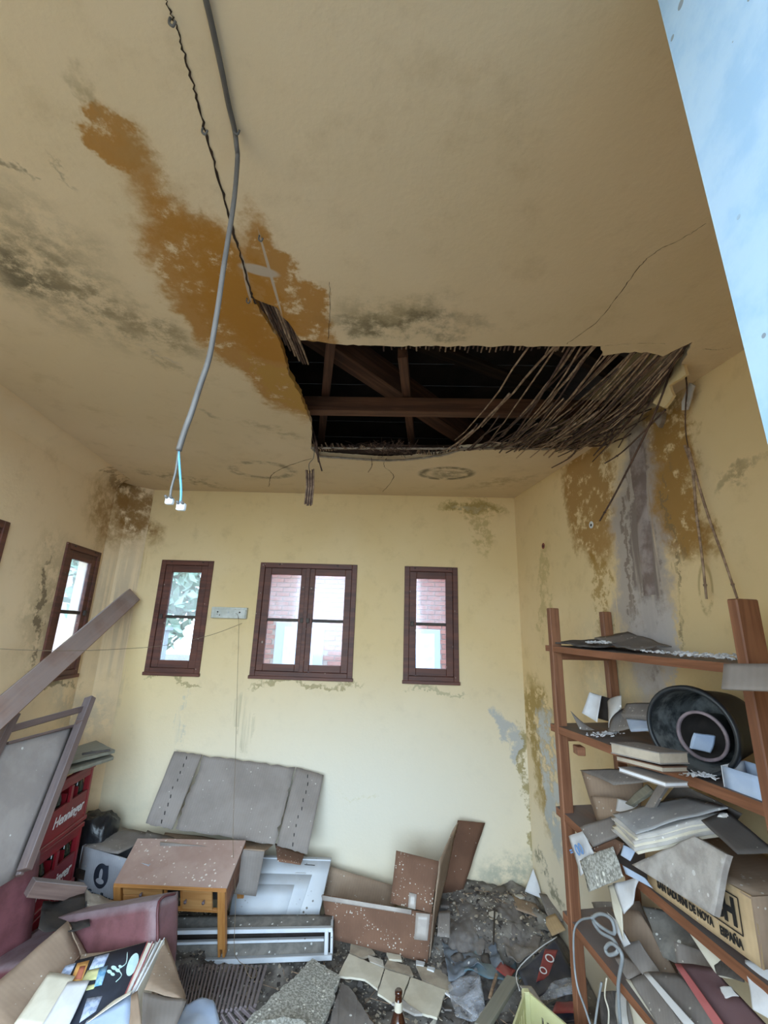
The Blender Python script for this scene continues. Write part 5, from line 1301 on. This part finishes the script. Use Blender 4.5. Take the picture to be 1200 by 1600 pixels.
# bucket lying on its side
mc, bc_ = PY(1075, 1136, 1.40), PY(1185, 1118, 1.62)
MT['bucketin2'] = MT['bucketin']
bd_ = (bc_-mc); ax = V((.62, .62, -.02)).normalized(); 
Rm = .108
mouth = PY(1078, 1141, 1.33)
def axm(o_, z_): 
    z_ = z_.normalized(); x_ = z_.cross(V((0, 0, 1))).normalized(); y_ = z_.cross(x_); m_ = Matrix.Identity(4)
    for i in range(3): m_[i][0], m_[i][1], m_[i][2], m_[i][3] = x_[i], y_[i], z_[i], o_[i]
    return m_
bk = thing('bucket', mouth-V((0, 0, .12)), 'black plastic bucket lying on its side on the second shelf', 'bucket')
ax = (PY(1168, 1122, 1.60)-mouth).normalized(); ax = V((.83, .56, .0)).normalized()
mb = axm(mouth, ax)
lathe('shell', [(Rm*.985, .0), (Rm*.95, .05), (Rm*.84, .20), (Rm*.80, .235), (0, .235)], mb, 'blackplastic', bk, seg=48)
lathe('lining', [(Rm*.96, .001), (Rm*.93, .05), (Rm*.82, .20), (Rm*.78, .228), (0, .228)], mb, 'bucketin', bk, seg=48)
lathe('rim', [(Rm*.95, .004), (Rm*.96, -.004), (Rm*1.03, -.006), (Rm*1.06, .0), (Rm*1.06, .018), (Rm*1.0, .02), (Rm*.96, .012)], mb, 'blackplastic', bk, seg=48)
xi = mb.to_3x3() @ V((1, 0, 0)); yi = mb.to_3x3() @ V((0, 1, 0))
pc = mouth+ax*.07+cr*.0-cu*.022
pt = thing('plant_pot', pc, 'smaller dark pot with a dusty pinkish rim lying inside the black bucket', 'pot')
mp = axm(pc, ax); r2 = .063
lathe('shell', [(r2, 0), (r2*.80, .12), (0, .12)], mp, 'blackplastic', pt, seg=36); lathe('lining', [(r2*.92, .001), (r2*.76, .115), (0, .115)], mp, 'dark', pt, seg=36)
lathe('rim', [(r2*.90, .006), (r2*.92, -.004), (r2*1.02, -.004), (r2*1.04, .003), (r2*1.02, .008), (r2, .010)], mp, 'rimpink', pt, seg=36)
w0 = pc+cr*.012-cu*.022-ax*.012
pap('crumpled_tissue', [w0+cu*.026-cr*.02, w0+cu*.02+cr*.035, w0-cu*.028+cr*.022, w0-cu*.018-cr*.03], 'bluepaper', 'crumpled pale blue tissue inside the pot', cat='tissue', cr_=.010, th=.006, n=10)
# white open box at the near end
wbx = thing('white_box', PF(1165, 1235)+SNi*.05, 'small open white box beside the bucket at the near end of the second shelf', 'box')
w1, w2, w3, w4 = PF(1127, 1196, -.01), PF(1185, 1214, -.01), PF(1196, 1262, -.01), PF(1134, 1240, -.01)
sheet('front_side', [w1, w2, w3, w4], 'bluepaper', th=.002, n=4, cr_=.0015, parent=wbx)
sheet('back_side', [w1+SNi*.07+V((0, 0, .01)), w2+SNi*.07+V((0, 0, .01)), w3+SNi*.07, w4+SNi*.07], 'bluepaper', th=.002, n=4, cr_=.0015, parent=wbx)
sheet('end_side', [w1, w1+SNi*.07+V((0, 0, .01)), w4+SNi*.07, w4], 'paper', th=.002, n=4, cr_=.001, parent=wbx)
# third shelf contents
pap('folder_cover', [SP(906, 1203, .06), SP(1030, 1204, .14), SP(1038, 1215, .10), SP(958, 1226, .04)], 'dustcard', 'bent dark grey cover rising behind the papers on the third shelf', cat='folder', cr_=.004)
pap('card_sheet', [SP(907, 1204, .07), SP(1005, 1212, .16), SP(1000, 1270, .16), SP(930, 1276, .07)], 'tancard', 'brownish card standing at the far end of the third shelf', cat='card')
pap('torn_card', [SP(922, 1244, .05), SP(975, 1246, .08), SP(985, 1275, .05), SP(930, 1282, .04)], 'tancard', 'small torn brown card with a white upper edge on the third shelf', cat='card')
pap('white_scrap', [SP(965, 1248, .06), SP(998, 1258, .06), SP(980, 1272, .04), SP(964, 1268, .04)], 'paper', 'small white triangular scrap on the third shelf')
pap('leather_strip', [SP(1035, 1218, .04), SP(1048, 1222, .04), SP(1022, 1262, .03), SP(1006, 1262, .03)], 'dustcard', 'rolled grey strip leaning under the second shelf', cat='strip', th=.01)
pap('wooden_splint', [SP(1010, 1225, .06), SP(1020, 1235, .05), SP(985, 1258, .03), SP(975, 1254, .04)], 'greenboard', 'short weathered splint on the third shelf', cat='splint', th=.01)
pap('dark_folder', [SP(1060, 1222, .10), SP(1160, 1272, .12), SP(1140, 1296, .16), SP(1030, 1258, .2)], 'darkcard', 'dark folder lying deep on the third shelf', cat='folder')
# big grey magazine stack on the third shelf
q0 = [PF(957, 1274, .03), PF(1075, 1247, -.12), PF(1137, 1264, -.08), PF(992, 1302, .07)]
pap('magazine', [p+V((0, 0, .004)) for p in q0], 'greymag', 'grey dusty magazine on top of the third shelf pile', cat='magazine', th=.003, n=10)
bpy.data.objects[-1] if False else None
for k in range(6):
    q1 = [p-V((.001*k, .0, .0075*(k+1)))+V((r5.uniform(-.006, .006), r5.uniform(-.004, .004), 0)) for p in q0]
    lab = ['uppermost paper wad under the grey magazine', 'second paper wad under the grey magazine', 'third paper wad under the grey magazine', 'fourth paper wad under the grey magazine', 'fifth paper wad under the grey magazine', 'lowest paper wad under the grey magazine'][k]
    pap('paper_wad', q1, 'cream' if k % 2 else 'paperdirty', lab, th=.007, n=8, cr_=.004, cat='paper')
pap('cloth_bound_book', [PF(1006, 1310, .01), PF(1088, 1308, -.02), PF(1137, 1334, .0), PF(1114, 1428, .03)], 'paperdirty', 'pale mouldy cloth covered book hanging over the third shelf edge', cat='book', th=.012, n=14, cr_=.006) if False else None
MT['mouldcloth'] = stuffm('mouldy_cloth', '#a09a96', '#bab5b1', scale=16, rough=.9, bump=.9, speck=.12, speckc='#d4d2d0', bscale=26)
bm_q = [PF(1001, 1318, .005), PF(1084, 1306, -.015), PF(1138, 1338, .0), PF(1112, 1430, .035)]
q2 = [PF(984, 1350, .05), PF(1083, 1306, .035), PF(1139, 1336, .045), PF(1112, 1430, .08)]
pap('mouldy_book', q2, 'mouldcloth', 'pale mouldy cloth covered book hanging over the third shelf edge', cat='book', th=.014, n=16, cr_=.005)
pap('grey_sleeve', [PF(1095, 1280, -.02), PF(1135, 1266, -.10), PF(1215, 1330, -.06), PF(1152, 1334, .015)], 'darkcard', 'dark grey sleeve on the right end of the third shelf', cat='sleeve', n=8)
pap('folded_brown_paper', [PF(906, 1292, .02), PF(953, 1275, -.02), PF(970, 1303, .0), PF(925, 1322, .03)], 'dustcard', 'folded grey brown paper at the far end of the third shelf', th=.006)
pap('torn_wrapper', [PF(918, 1328, .02), PF(960, 1310, .0), PF(975, 1318, .0), PF(962, 1340, .02)], 'browncard', 'brown torn wrapper under the folded paper', cat='wrapper')
o = pap('printed_paper', [PF(887, 1306, .03), PF(912, 1298, .02), PF(935, 1345, .035), PF(905, 1368, .045)], 'paper', 'white paper with blue printed figures hanging at the far post')
rnrm = (O-PF(900, 1330, .05)).normalized()
text('00', .045, PF(905, 1328, .052), (PF(925, 1322, .04)-PF(895, 1334, .05)), V((-.12, 0, 1)), 'blueprint', o, bold=.001)
text('=', .03, PF(893, 1331, .052), (PF(925, 1322, .04)-PF(895, 1334, .05)), V((-.12, 0, 1)), 'blueprint', o, bold=.001)
pap('crusted_paper', [PF(906, 1345, .05), PF(955, 1322, .04), PF(972, 1370, .05), PF(917, 1393, .07)], 'mould', 'paper crusted with white flakes hanging below the printed paper', cr_=.008, n=12)
pap('white_scrap', [PF(972, 1320, .04), PF(990, 1328, .04), PF(982, 1345, .045), PF(968, 1336, .045)], 'bluepaper', 'small bright scrap right of the crusted paper')
pap('blue_white_scrap', [PF(973, 1352, .05), PF(1008, 1372, .05), PF(1020, 1388, .055), PF(978, 1366, .055)], 'bluepaper', 'blue and white strip under the mouldy book')
pap('hanging_paper', [PF(955, 1380, .03), PF(1000, 1370, .03), PF(985, 1412, .035), PF(972, 1428, .04)], 'paper', 'crumpled white paper hanging below the blue and white strip', cr_=.010)
pap('hanging_strip', [PF(948, 1384, .02), PF(968, 1378, .02), PF(970, 1470, .03), PF(957, 1430, .03)], 'cream', 'long torn strip hanging down beside the crumpled paper', cr_=.006)
# printed carton on the third shelf
pcn = thing('printed_carton', PF(1120, 1440)+SNi*.1, 'carton with black printed capitals on the third shelf at the right', 'carton')
k0, k1, k2, k3 = PF(1000, 1376, .012), PF(1155, 1334, .012), PF(1190, 1530, .012), PF(1030, 1402, .012)
c_bl, c_br = PF(1012, 1384, .012), PF(1193, 1516, .012); hb = .19
k_tl, k_tr = V((c_bl.x, c_bl.y, 1.085)), V((c_br.x, c_br.y, 1.095))
fr_q = [k_tl, k_tr, c_br, c_bl]
sheet('front_panel', fr_q, 'prntcard', th=.004, n=8, cr_=.0015, parent=pcn)
sheet('end_panel', [k_tr, k_tr+SNi*.26, c_br+SNi*.26, c_br], 'tancard', th=.004, n=5, cr_=.002, parent=pcn)
sheet('top_flap', [k_tl, k_tr, k_tr+SNi*.26, k_tl+SNi*.24], 'tancard', th=.004, n=6, cr_=.004, parent=pcn)
cn = -SNi; cxd = (c_br-c_bl).normalized(); cyd = V((0, 0, 1)); Lc = (c_br-c_bl).length
off_ = cn*.0045
text('SAN SADURNI DE NOYA', .0165, c_bl+cxd*Lc*.40+V((0, 0, .026))+off_, cxd, cyd, 'print', pcn, bold=.0006, ysc=1.5)
text('ESPAÑA', .0165, c_bl+cxd*Lc*.80+V((0, 0, .022))+off_, cxd, cyd, 'print', pcn, bold=.0006, ysc=1.5)
text('NCH', .05, c_bl+cxd*Lc*.71+V((0, 0, .078))+off_, cxd, cyd, 'print', pcn, bold=.002, ysc=1.5)
for a, b in (((.45, .043), (.90, .043)), ((.45, .116), (.90, .116)), ((.90, .043), (.90, .116))):
    bar('print_rule', c_bl+cxd*Lc*a[0]+V((0, 0, a[1]))+off_, c_bl+cxd*Lc*b[0]+V((0, 0, b[1]))+off_, .0025, .0008, 'print', parent=pcn, bev=0, up=cn)
# fourth shelf: heaped card, papers and folders, partly spilling
def low(name, px4, offs, mat, label, cat='card', **k):
    pts = [PF(x, y, -o_) for (x, y), o_ in zip(px4, offs)]; return pap(name, pts, mat, label, cat=cat, **k)
low('grey_cover', [(925, 1410), (1000, 1408), (1030, 1470), (950, 1470)], [.20, .24, .2, .16], 'dustcard', 'dark grey cover at the back of the fourth shelf', n=8, cr_=.01)
low('bent_card', [(955, 1420), (1000, 1425), (1078, 1560), (1030, 1545)], [.08, .12, .10, .05], 'tancard', 'bent brown card sliding down from the fourth shelf', n=10, cr_=.01)
low('mouldy_sheet', [(1000, 1412), (1060, 1425), (1130, 1520), (1040, 1500)], [.12, .18, .10, .08], 'greydust', 'large mouldy grey sheet in the middle of the fourth shelf', n=14, cr_=.012)
low('mouldy_sheet', [(1050, 1470), (1110, 1490), (1125, 1545), (1060, 1530)], [.06, .10, .08, .05], 'dustcard', 'smaller mottled sheet below the large mouldy one', n=10, cr_=.01)
low('grey_card', [(930, 1500), (975, 1495), (1012, 1515), (975, 1532)], [.02, .06, .06, .02], 'greycard', 'flat grey card sticking out beside the hose on the fourth shelf', n=6)
low('curved_sheet', [(968, 1475), (1000, 1470), (1045, 1540), (1010, 1530)], [.02, .04, .04, .01], 'dustcard', 'curved grey sheet above the flat grey card', n=8, cr_=.008)
o = low('red_folder', [(1056, 1505), (1115, 1512), (1215, 1620), (1150, 1640)], [-.03, .05, .02, -.06], 'redfolder', 'dusty maroon folder at the bottom right with a white crust', 'folder', n=10, cr_=.006, th=.014)
low('red_folder', [(1054, 1506), (1064, 1506), (1160, 1640), (1140, 1640)], [-.045, -.035, -.065, -.075], 'redspine', 'red spine of the maroon folder', 'folder', n=8, cr_=.002, th=.01)
low('white_crust', [(1121, 1540), (1142, 1541), (1154, 1556), (1132, 1560)], [-.02, -.015, -.025, -.03], 'paper', 'white flaky crust on the maroon folder', 'crust', n=8, cr_=.006, jag=.1)
low('white_edged_board', [(1005, 1520), (1012, 1518), (1090, 1605), (1078, 1612)], [-.03, -.02, -.05, -.06], 'letterwhite', 'bright white edge strip running down to the bottom beside the maroon folder', 'strip', n=8, cr_=.001, th=.006)
low('grey_folder', [(1010, 1518), (1060, 1520), (1145, 1620), (1085, 1625)], [-.01, .04, -.01, -.05], 'dustcard', 'grey green folder between the white strip and the maroon folder', 'folder', n=8, cr_=.005, th=.01)
low('brown_folder', [(985, 1530), (1008, 1522), (1085, 1625), (1040, 1625)], [.0, .01, -.04, -.04], 'dustcard', 'brownish folder left of the bright white strip', 'folder', n=8, cr_=.005, th=.01)
low('cream_roll', [(964, 1525), (985, 1532), (1030, 1600), (985, 1620)], [.02, .02, -.01, -.01], 'cream', 'cream coloured sheet curling down at the near side of the far post', 'sheet', n=8, cr_=.004, curl=-.02)
low('pale_rag', [(1165, 1500), (1215, 1510), (1215, 1600), (1180, 1580)], [.02, .04, .0, -.02], 'paper', 'pale crusted rag at the right edge under the printed carton', 'rag', n=12, cr_=.014)
low('pale_strip', [(1068, 1440), (1085, 1446), (1150, 1530), (1120, 1525)], [.06, .07, .05, .04], 'cream', 'pale curved strip under the printed carton', 'strip', n=8, cr_=.005)
low('torn_rag', [(1105, 1470), (1160, 1500), (1170, 1540), (1130, 1530)], [.08, .08, .05, .05], 'rubbledk', 'dark torn rag behind the pale curved strip', 'rag', n=10, cr_=.014)
for k, (x0, x1) in enumerate(((938, 958), (960, 975), (975, 990))):
    low('bundled_paper', [(x0, 1550), (x1, 1548), (x1+20, 1640), (x0+6, 1640)], [.06, .07, .05, .04], ['rubbledk', 'paperdirty', 'dustcard'][k], ['dark rolled paper just right of the far shelf post near the floor', 'light rolled paper beside the dark roll near the floor', 'grey rolled paper under the cream sheet'][k], 'paper', n=8, cr_=.012, th=.02)
# hose and cables at the far post
tube('grey_hose', smoothpath([PF(925, 1432, .03), PF(932, 1442, .035), PF(945, 1452, .03), PF(960, 1458, .03), PF(955, 1436, .03), PF(938, 1428, .035), PF(926, 1436, .035), PF(938, 1456, .04), PF(958, 1468, .035), PF(965, 1486, .04), PF(952, 1492, .045), PF(946, 1482, .045), PF(955, 1474, .045), PF(968, 1484, .045), PF(972, 1500, .045), PF(966, 1540, .04), PF(969, 1600, .03)], 6), .0055, 'leadpipe', label='coiled grey hose hooked on the fourth shelf', category='hose')
tube('grey_cable', smoothpath([PF(925, 1434, .04), PF(907, 1438, .04), PF(897, 1455, .05), PF(897, 1500, .05), PF(902, 1540, .05), PF(914, 1575, .05), PF(926, 1612, .05)], 6), .0036, 'leadpipe', label='grey cord looping down left of the far shelf post', category='cord')
tube('grey_cable', smoothpath([PF(940, 1535, .03), PF(934, 1570, .035), PF(928, 1612, .04)], 6), .0036, 'leadpipe', label='grey cord running down right of the far shelf post', category='cord')
tube('white_cable', smoothpath([PF(948, 1528, .03), PF(945, 1555, .035), PF(951, 1580, .035), PF(950, 1612, .03)], 6), .0025, 'cream', label='thin pale cord hanging right of the grey one', category='cord')
low('pale_plastic_flap', [(948, 1425), (965, 1440), (985, 1475), (975, 1480)], [-.01, -.01, -.01, -.01], 'letterwhite', 'narrow pale curved flap over the coiled hose', 'strip', n=8, cr_=.003, th=.001)

# ================================================================== ARMCHAIR AND OPEN CARTON OF BOOKS
ac = thing('armchair', (-1.2, 1.95, .1), 'dusty burgundy leatherette armchair behind the carton of books', 'armchair')
# backrest at the left
A = PY(-60, 1420, 2.0); 
pA, pB = PY(20, 1350, 2.02), PY(45, 1500, 1.96)
mB = frame_m(PY(-62, 1470, 1.98)-V((0, 0, .015)), V((.35, .94, 0)), (V((0, 0, 1))+V((-.15, 0, 0))).normalized())
cushion('backrest', mB, (.46, .12, .46), 'leather', ac, sq=.25)
tube('piping', smoothpath([mB @ V(p) for p in ((.215, -.05, -.2), (.222, -.052, 0), (.215, -.05, .19), (.18, -.052, .222), (-.1, -.052, .225), (-.2, -.05, .21))], 5), .005, 'piping', ac)
# arm cushion to the right
e1, e2 = PY(112, 1462, 2.12), PY(272, 1436, 2.02)
d_ = (e2-e1).normalized(); mA = frame_m(e1.lerp(e2, .5)-V((.02, 0, .055)), d_, V((.0, .2, 1)))
cushion('armrest', mA, ((e2-e1).length+.01, .13, .25), 'leather', ac, sq=.22)
hl = (e2-e1).length/2
tube('piping', smoothpath([mA @ V(p) for p in ((hl+.004, -.055, -.11), (hl+.008, -.057, 0), (hl+.002, -.055, .115), (hl-.002, .04, .118))], 5), .005, 'piping', ac)
cushion('seat', frame_m(PY(70, 1480, 2.1)-V((0, 0, .06)), d_, V((0, 0, 1))), (.34, .3, .16), 'leather', ac, sq=.2)
cushion('base', Matrix.Translation((-1.15, 2.02, .22)), (.5, .36, .2), 'piping', ac, sq=.1)

kb = thing('book_carton', (-.95, 1.8, .12), 'open brown carton full of papers and books at the bottom left', 'carton')
zb = .50
Lf, Lb = PY(-40, 1565, 1.72), PY(106, 1438, 2.02)      # top rim of the left flap
Bi, Fi = PY(126, 1492, 1.98), PY(20, 1630, 1.66)
sheet('left_flap', [Lf, Lb, Bi, Fi], 'tancard', th=.004, n=8, cr_=.004, parent=kb)
sheet('back_flap', [Lb, PY(116, 1452, 2.03), PY(140, 1495, 2.02), Bi], 'tancard', th=.004, n=4, cr_=.003, parent=kb)
Rb, Rf = PY(252, 1478, 1.98), PY(222, 1570, 1.70)
sheet('right_flap', [PY(258, 1466, 1.99), PY(290, 1548, 1.85), PY(292, 1560, 1.80), PY(226, 1546, 1.75)], 'tancard', th=.004, n=8, cr_=.006, parent=kb)
sheet('corner_flap', [PY(226, 1548, 1.74), PY(292, 1562, 1.80), PY(268, 1620, 1.70), PY(224, 1612, 1.64)], 'greycard', th=.004, n=8, cr_=.006, parent=kb)
sheet('front_flap', [PY(205, 1556, 1.68), PY(215, 1548, 1.69), PY(226, 1640, 1.55), PY(200, 1640, 1.56)], 'tancard', th=.004, n=6, cr_=.004, parent=kb)
zz = .13
sheet('right_side', [Rb+V((.01, 0, -.02)), Rf+V((.02, 0, -.02)), V((Rf.x+.02, Rf.y, zz)), V((Rb.x+.01, Rb.y, zz))], 'tancard', th=.004, n=4, cr_=.003, parent=kb)
sheet('back_side', [Bi, Rb, V((Rb.x, Rb.y, zz)), V((Bi.x, Bi.y, zz))], 'tancard', th=.004, n=4, cr_=.003, parent=kb)
sheet('left_side', [Fi, Bi, V((Bi.x, Bi.y, zz)), V((Fi.x, Fi.y, zz))], 'tancard', th=.004, n=4, cr_=.003, parent=kb)
# contents
def PP(x, y, h=0):   # slanted plane of the carton's contents
    n_ = V((.0, -.35, 1)).normalized(); p0 = PY(170, 1520, 1.86)+n_*h; d = ray(x, y); return O+d*((p0-O).dot(n_)/d.dot(n_))
al = thing('album', PP(150, 1540, -.02), 'large black album with stamps and pale ornaments on its cover in the open carton', 'album')
aq = [PP(118, 1501), PP(229, 1472), PP(196, 1602), PP(78, 1660)]
sheet('cover', aq, 'darkcover', th=.003, n=4, cr_=.0008, parent=al)
sheet('page_block', [p-V((0, 0, .004)) for p in [PP(135, 1494), PP(226, 1470), PP(196, 1604), PP(80, 1660)]], 'cream', th=.018, n=4, cr_=.001, parent=al)
def st_(px4, mat, h=.002, nm='stamp'): return sheet(nm, [PP(x, y, h) for x, y in px4], mat, th=.0006, n=3, cr_=.0006, parent=al)
MT['orange'] = stuffm('orange_stamp', '#d29a52', '#dba863', scale=30); MT['reddish'] = stuffm('red_ink', '#b56a52', rough=.7)
MT['yellowst'] = stuffm('yellow_stamp', '#d2cf9a', '#c2c48e', scale=40); MT['bluest'] = stuffm('blue_stamp', '#5a92ba', '#9cc2dc', scale=40); MT['lilacst'] = stuffm('pale_stamp', '#b6c2da', '#8d9ebe', scale=60, contrast=(.45, .6))
MT['mintink'] = stuffm('pale_mint_ink', '#b4d4d4', '#c2dede', scale=30)
st_([(102, 1509), (119, 1504), (108, 1526), (92, 1527)], 'lilacst'); st_([(121, 1505), (140, 1500), (128, 1533), (109, 1534)], 'orange')
st_([(125, 1510), (134, 1509), (127, 1530), (117, 1530)], 'reddish', .0032, 'stamp_figure')
st_([(148, 1495), (171, 1489), (162, 1510), (139, 1515)], 'lilacst'); st_([(137, 1516), (162, 1511), (153, 1530), (127, 1534)], 'yellowst'); st_([(155, 1513), (169, 1508), (159, 1539), (147, 1542)], 'bluest', .003); st_([(134, 1541), (152, 1536), (146, 1545), (134, 1548)], 'yellowst')
st_([(136, 1560), (160, 1556), (150, 1580), (124, 1598)], 'lilacst')
def disc2(x, y, rx, ry, ang_, nm='ornament'):
    pts = []
    for k in range(20):
        a_ = k*2*math.pi/20; u = math.cos(a_)*rx; v = math.sin(a_)*ry; pts.append(PP(x+u*math.cos(ang_)-v*math.sin(ang_), y+u*math.sin(ang_)+v*math.cos(ang_), .0025))
    return plate(nm, pts, .0006, 'mintink', al, nrm=V((0, -.35, 1)).normalized())
disc2(207, 1507, 19, 7.5, -1.2); 
for x, y, r_0 in ((171, 1518, 4), (178, 1512, 4.5), (184, 1516, 4), (176, 1522, 3.5), (188, 1510, 3)): disc2(x, y, r_0, r_0*.7, .3)
tube('ornament_line', smoothpath([PP(199, 1488, .003), PP(197, 1505, .003), PP(186, 1514, .003), PP(190, 1524, .003), PP(181, 1534, .003)], 4), .0016, 'mintink', al, seg=5)
pap('envelope', [PP(77, 1518, .012), PP(117, 1526, .014), PP(72, 1610, .02), PP(22, 1600, .02)], 'cream', 'wide pale envelope on the left side of the carton of books', cat='envelope', n=8, cr_=.003)
pap('envelope', [PP(106, 1535, .018), PP(140, 1532, .018), PP(104, 1610, .022), PP(60, 1612, .022)], 'paper', 'white printed envelope overlapping the wide pale envelope', cat='envelope', n=8, cr_=.003)
pap('blue_folder', [PP(135, 1596, .03), PP(206, 1552, .035), PP(200, 1640, .03), PP(120, 1640, .03)], 'bluepaper', 'pale blue folder at the bottom of the carton of books', cat='folder', n=6)
pap('paper_edge', [PP(180, 1563, .032), PP(207, 1550, .038), PP(204, 1556, .038), PP(128, 1602, .034)], 'cream', 'ragged cream paper edge on the pale blue folder', cat='paper', n=6, jag=.05)
books = [((231, 1473), (239, 1474), 'redspine', 'thin red book standing right of the album'), ((238, 1474), (245, 1475), 'paper', 'thin white book beside the thin red one'), ((244, 1473), (251, 1472), 'dustcard', 'grey book standing second from the torn edge'), ((250, 1470), (257, 1468), 'paper', 'pale book standing against the torn right flap')]
for k, (a, b, mat, lab) in enumerate(books):
    f0, f1 = PP(*a, .01), PP(*b, .01); g0, g1 = PP(a[0]-36-3*k, a[1]+84, .01), PP(b[0]-36-3*k, b[1]+84, .01)
    bk2 = thing('book', f0.lerp(g1, .5)-V((0, 0, .1)), lab, 'book', 'books standing at the right of the carton')
    tp = [f0, f1, g1, g0]; dnv = V((0, 0, -.13))
    plate('page_block', tp, .12, 'cream', bk2, nrm=V((0, 0, 1)))
    for s0, s1 in ((f0, g0), (f1, g1)):
        sheet('cover', [s0+V((0, 0, .006)), s1+V((0, 0, .006)), s1+dnv, s0+dnv], mat, th=.002, n=2, cr_=0, parent=bk2)
# pale blue crumpled sheet and shards right of the carton
pap('blue_bag', [PZ(292, 1566, .22), PZ(332, 1562, .2), PZ(347, 1602, .2), PZ(270, 1612, .25)], 'bluepaper', 'crumpled pale blue plastic between the carton of books and the shutter', cat='plastic', n=12, cr_=.014)
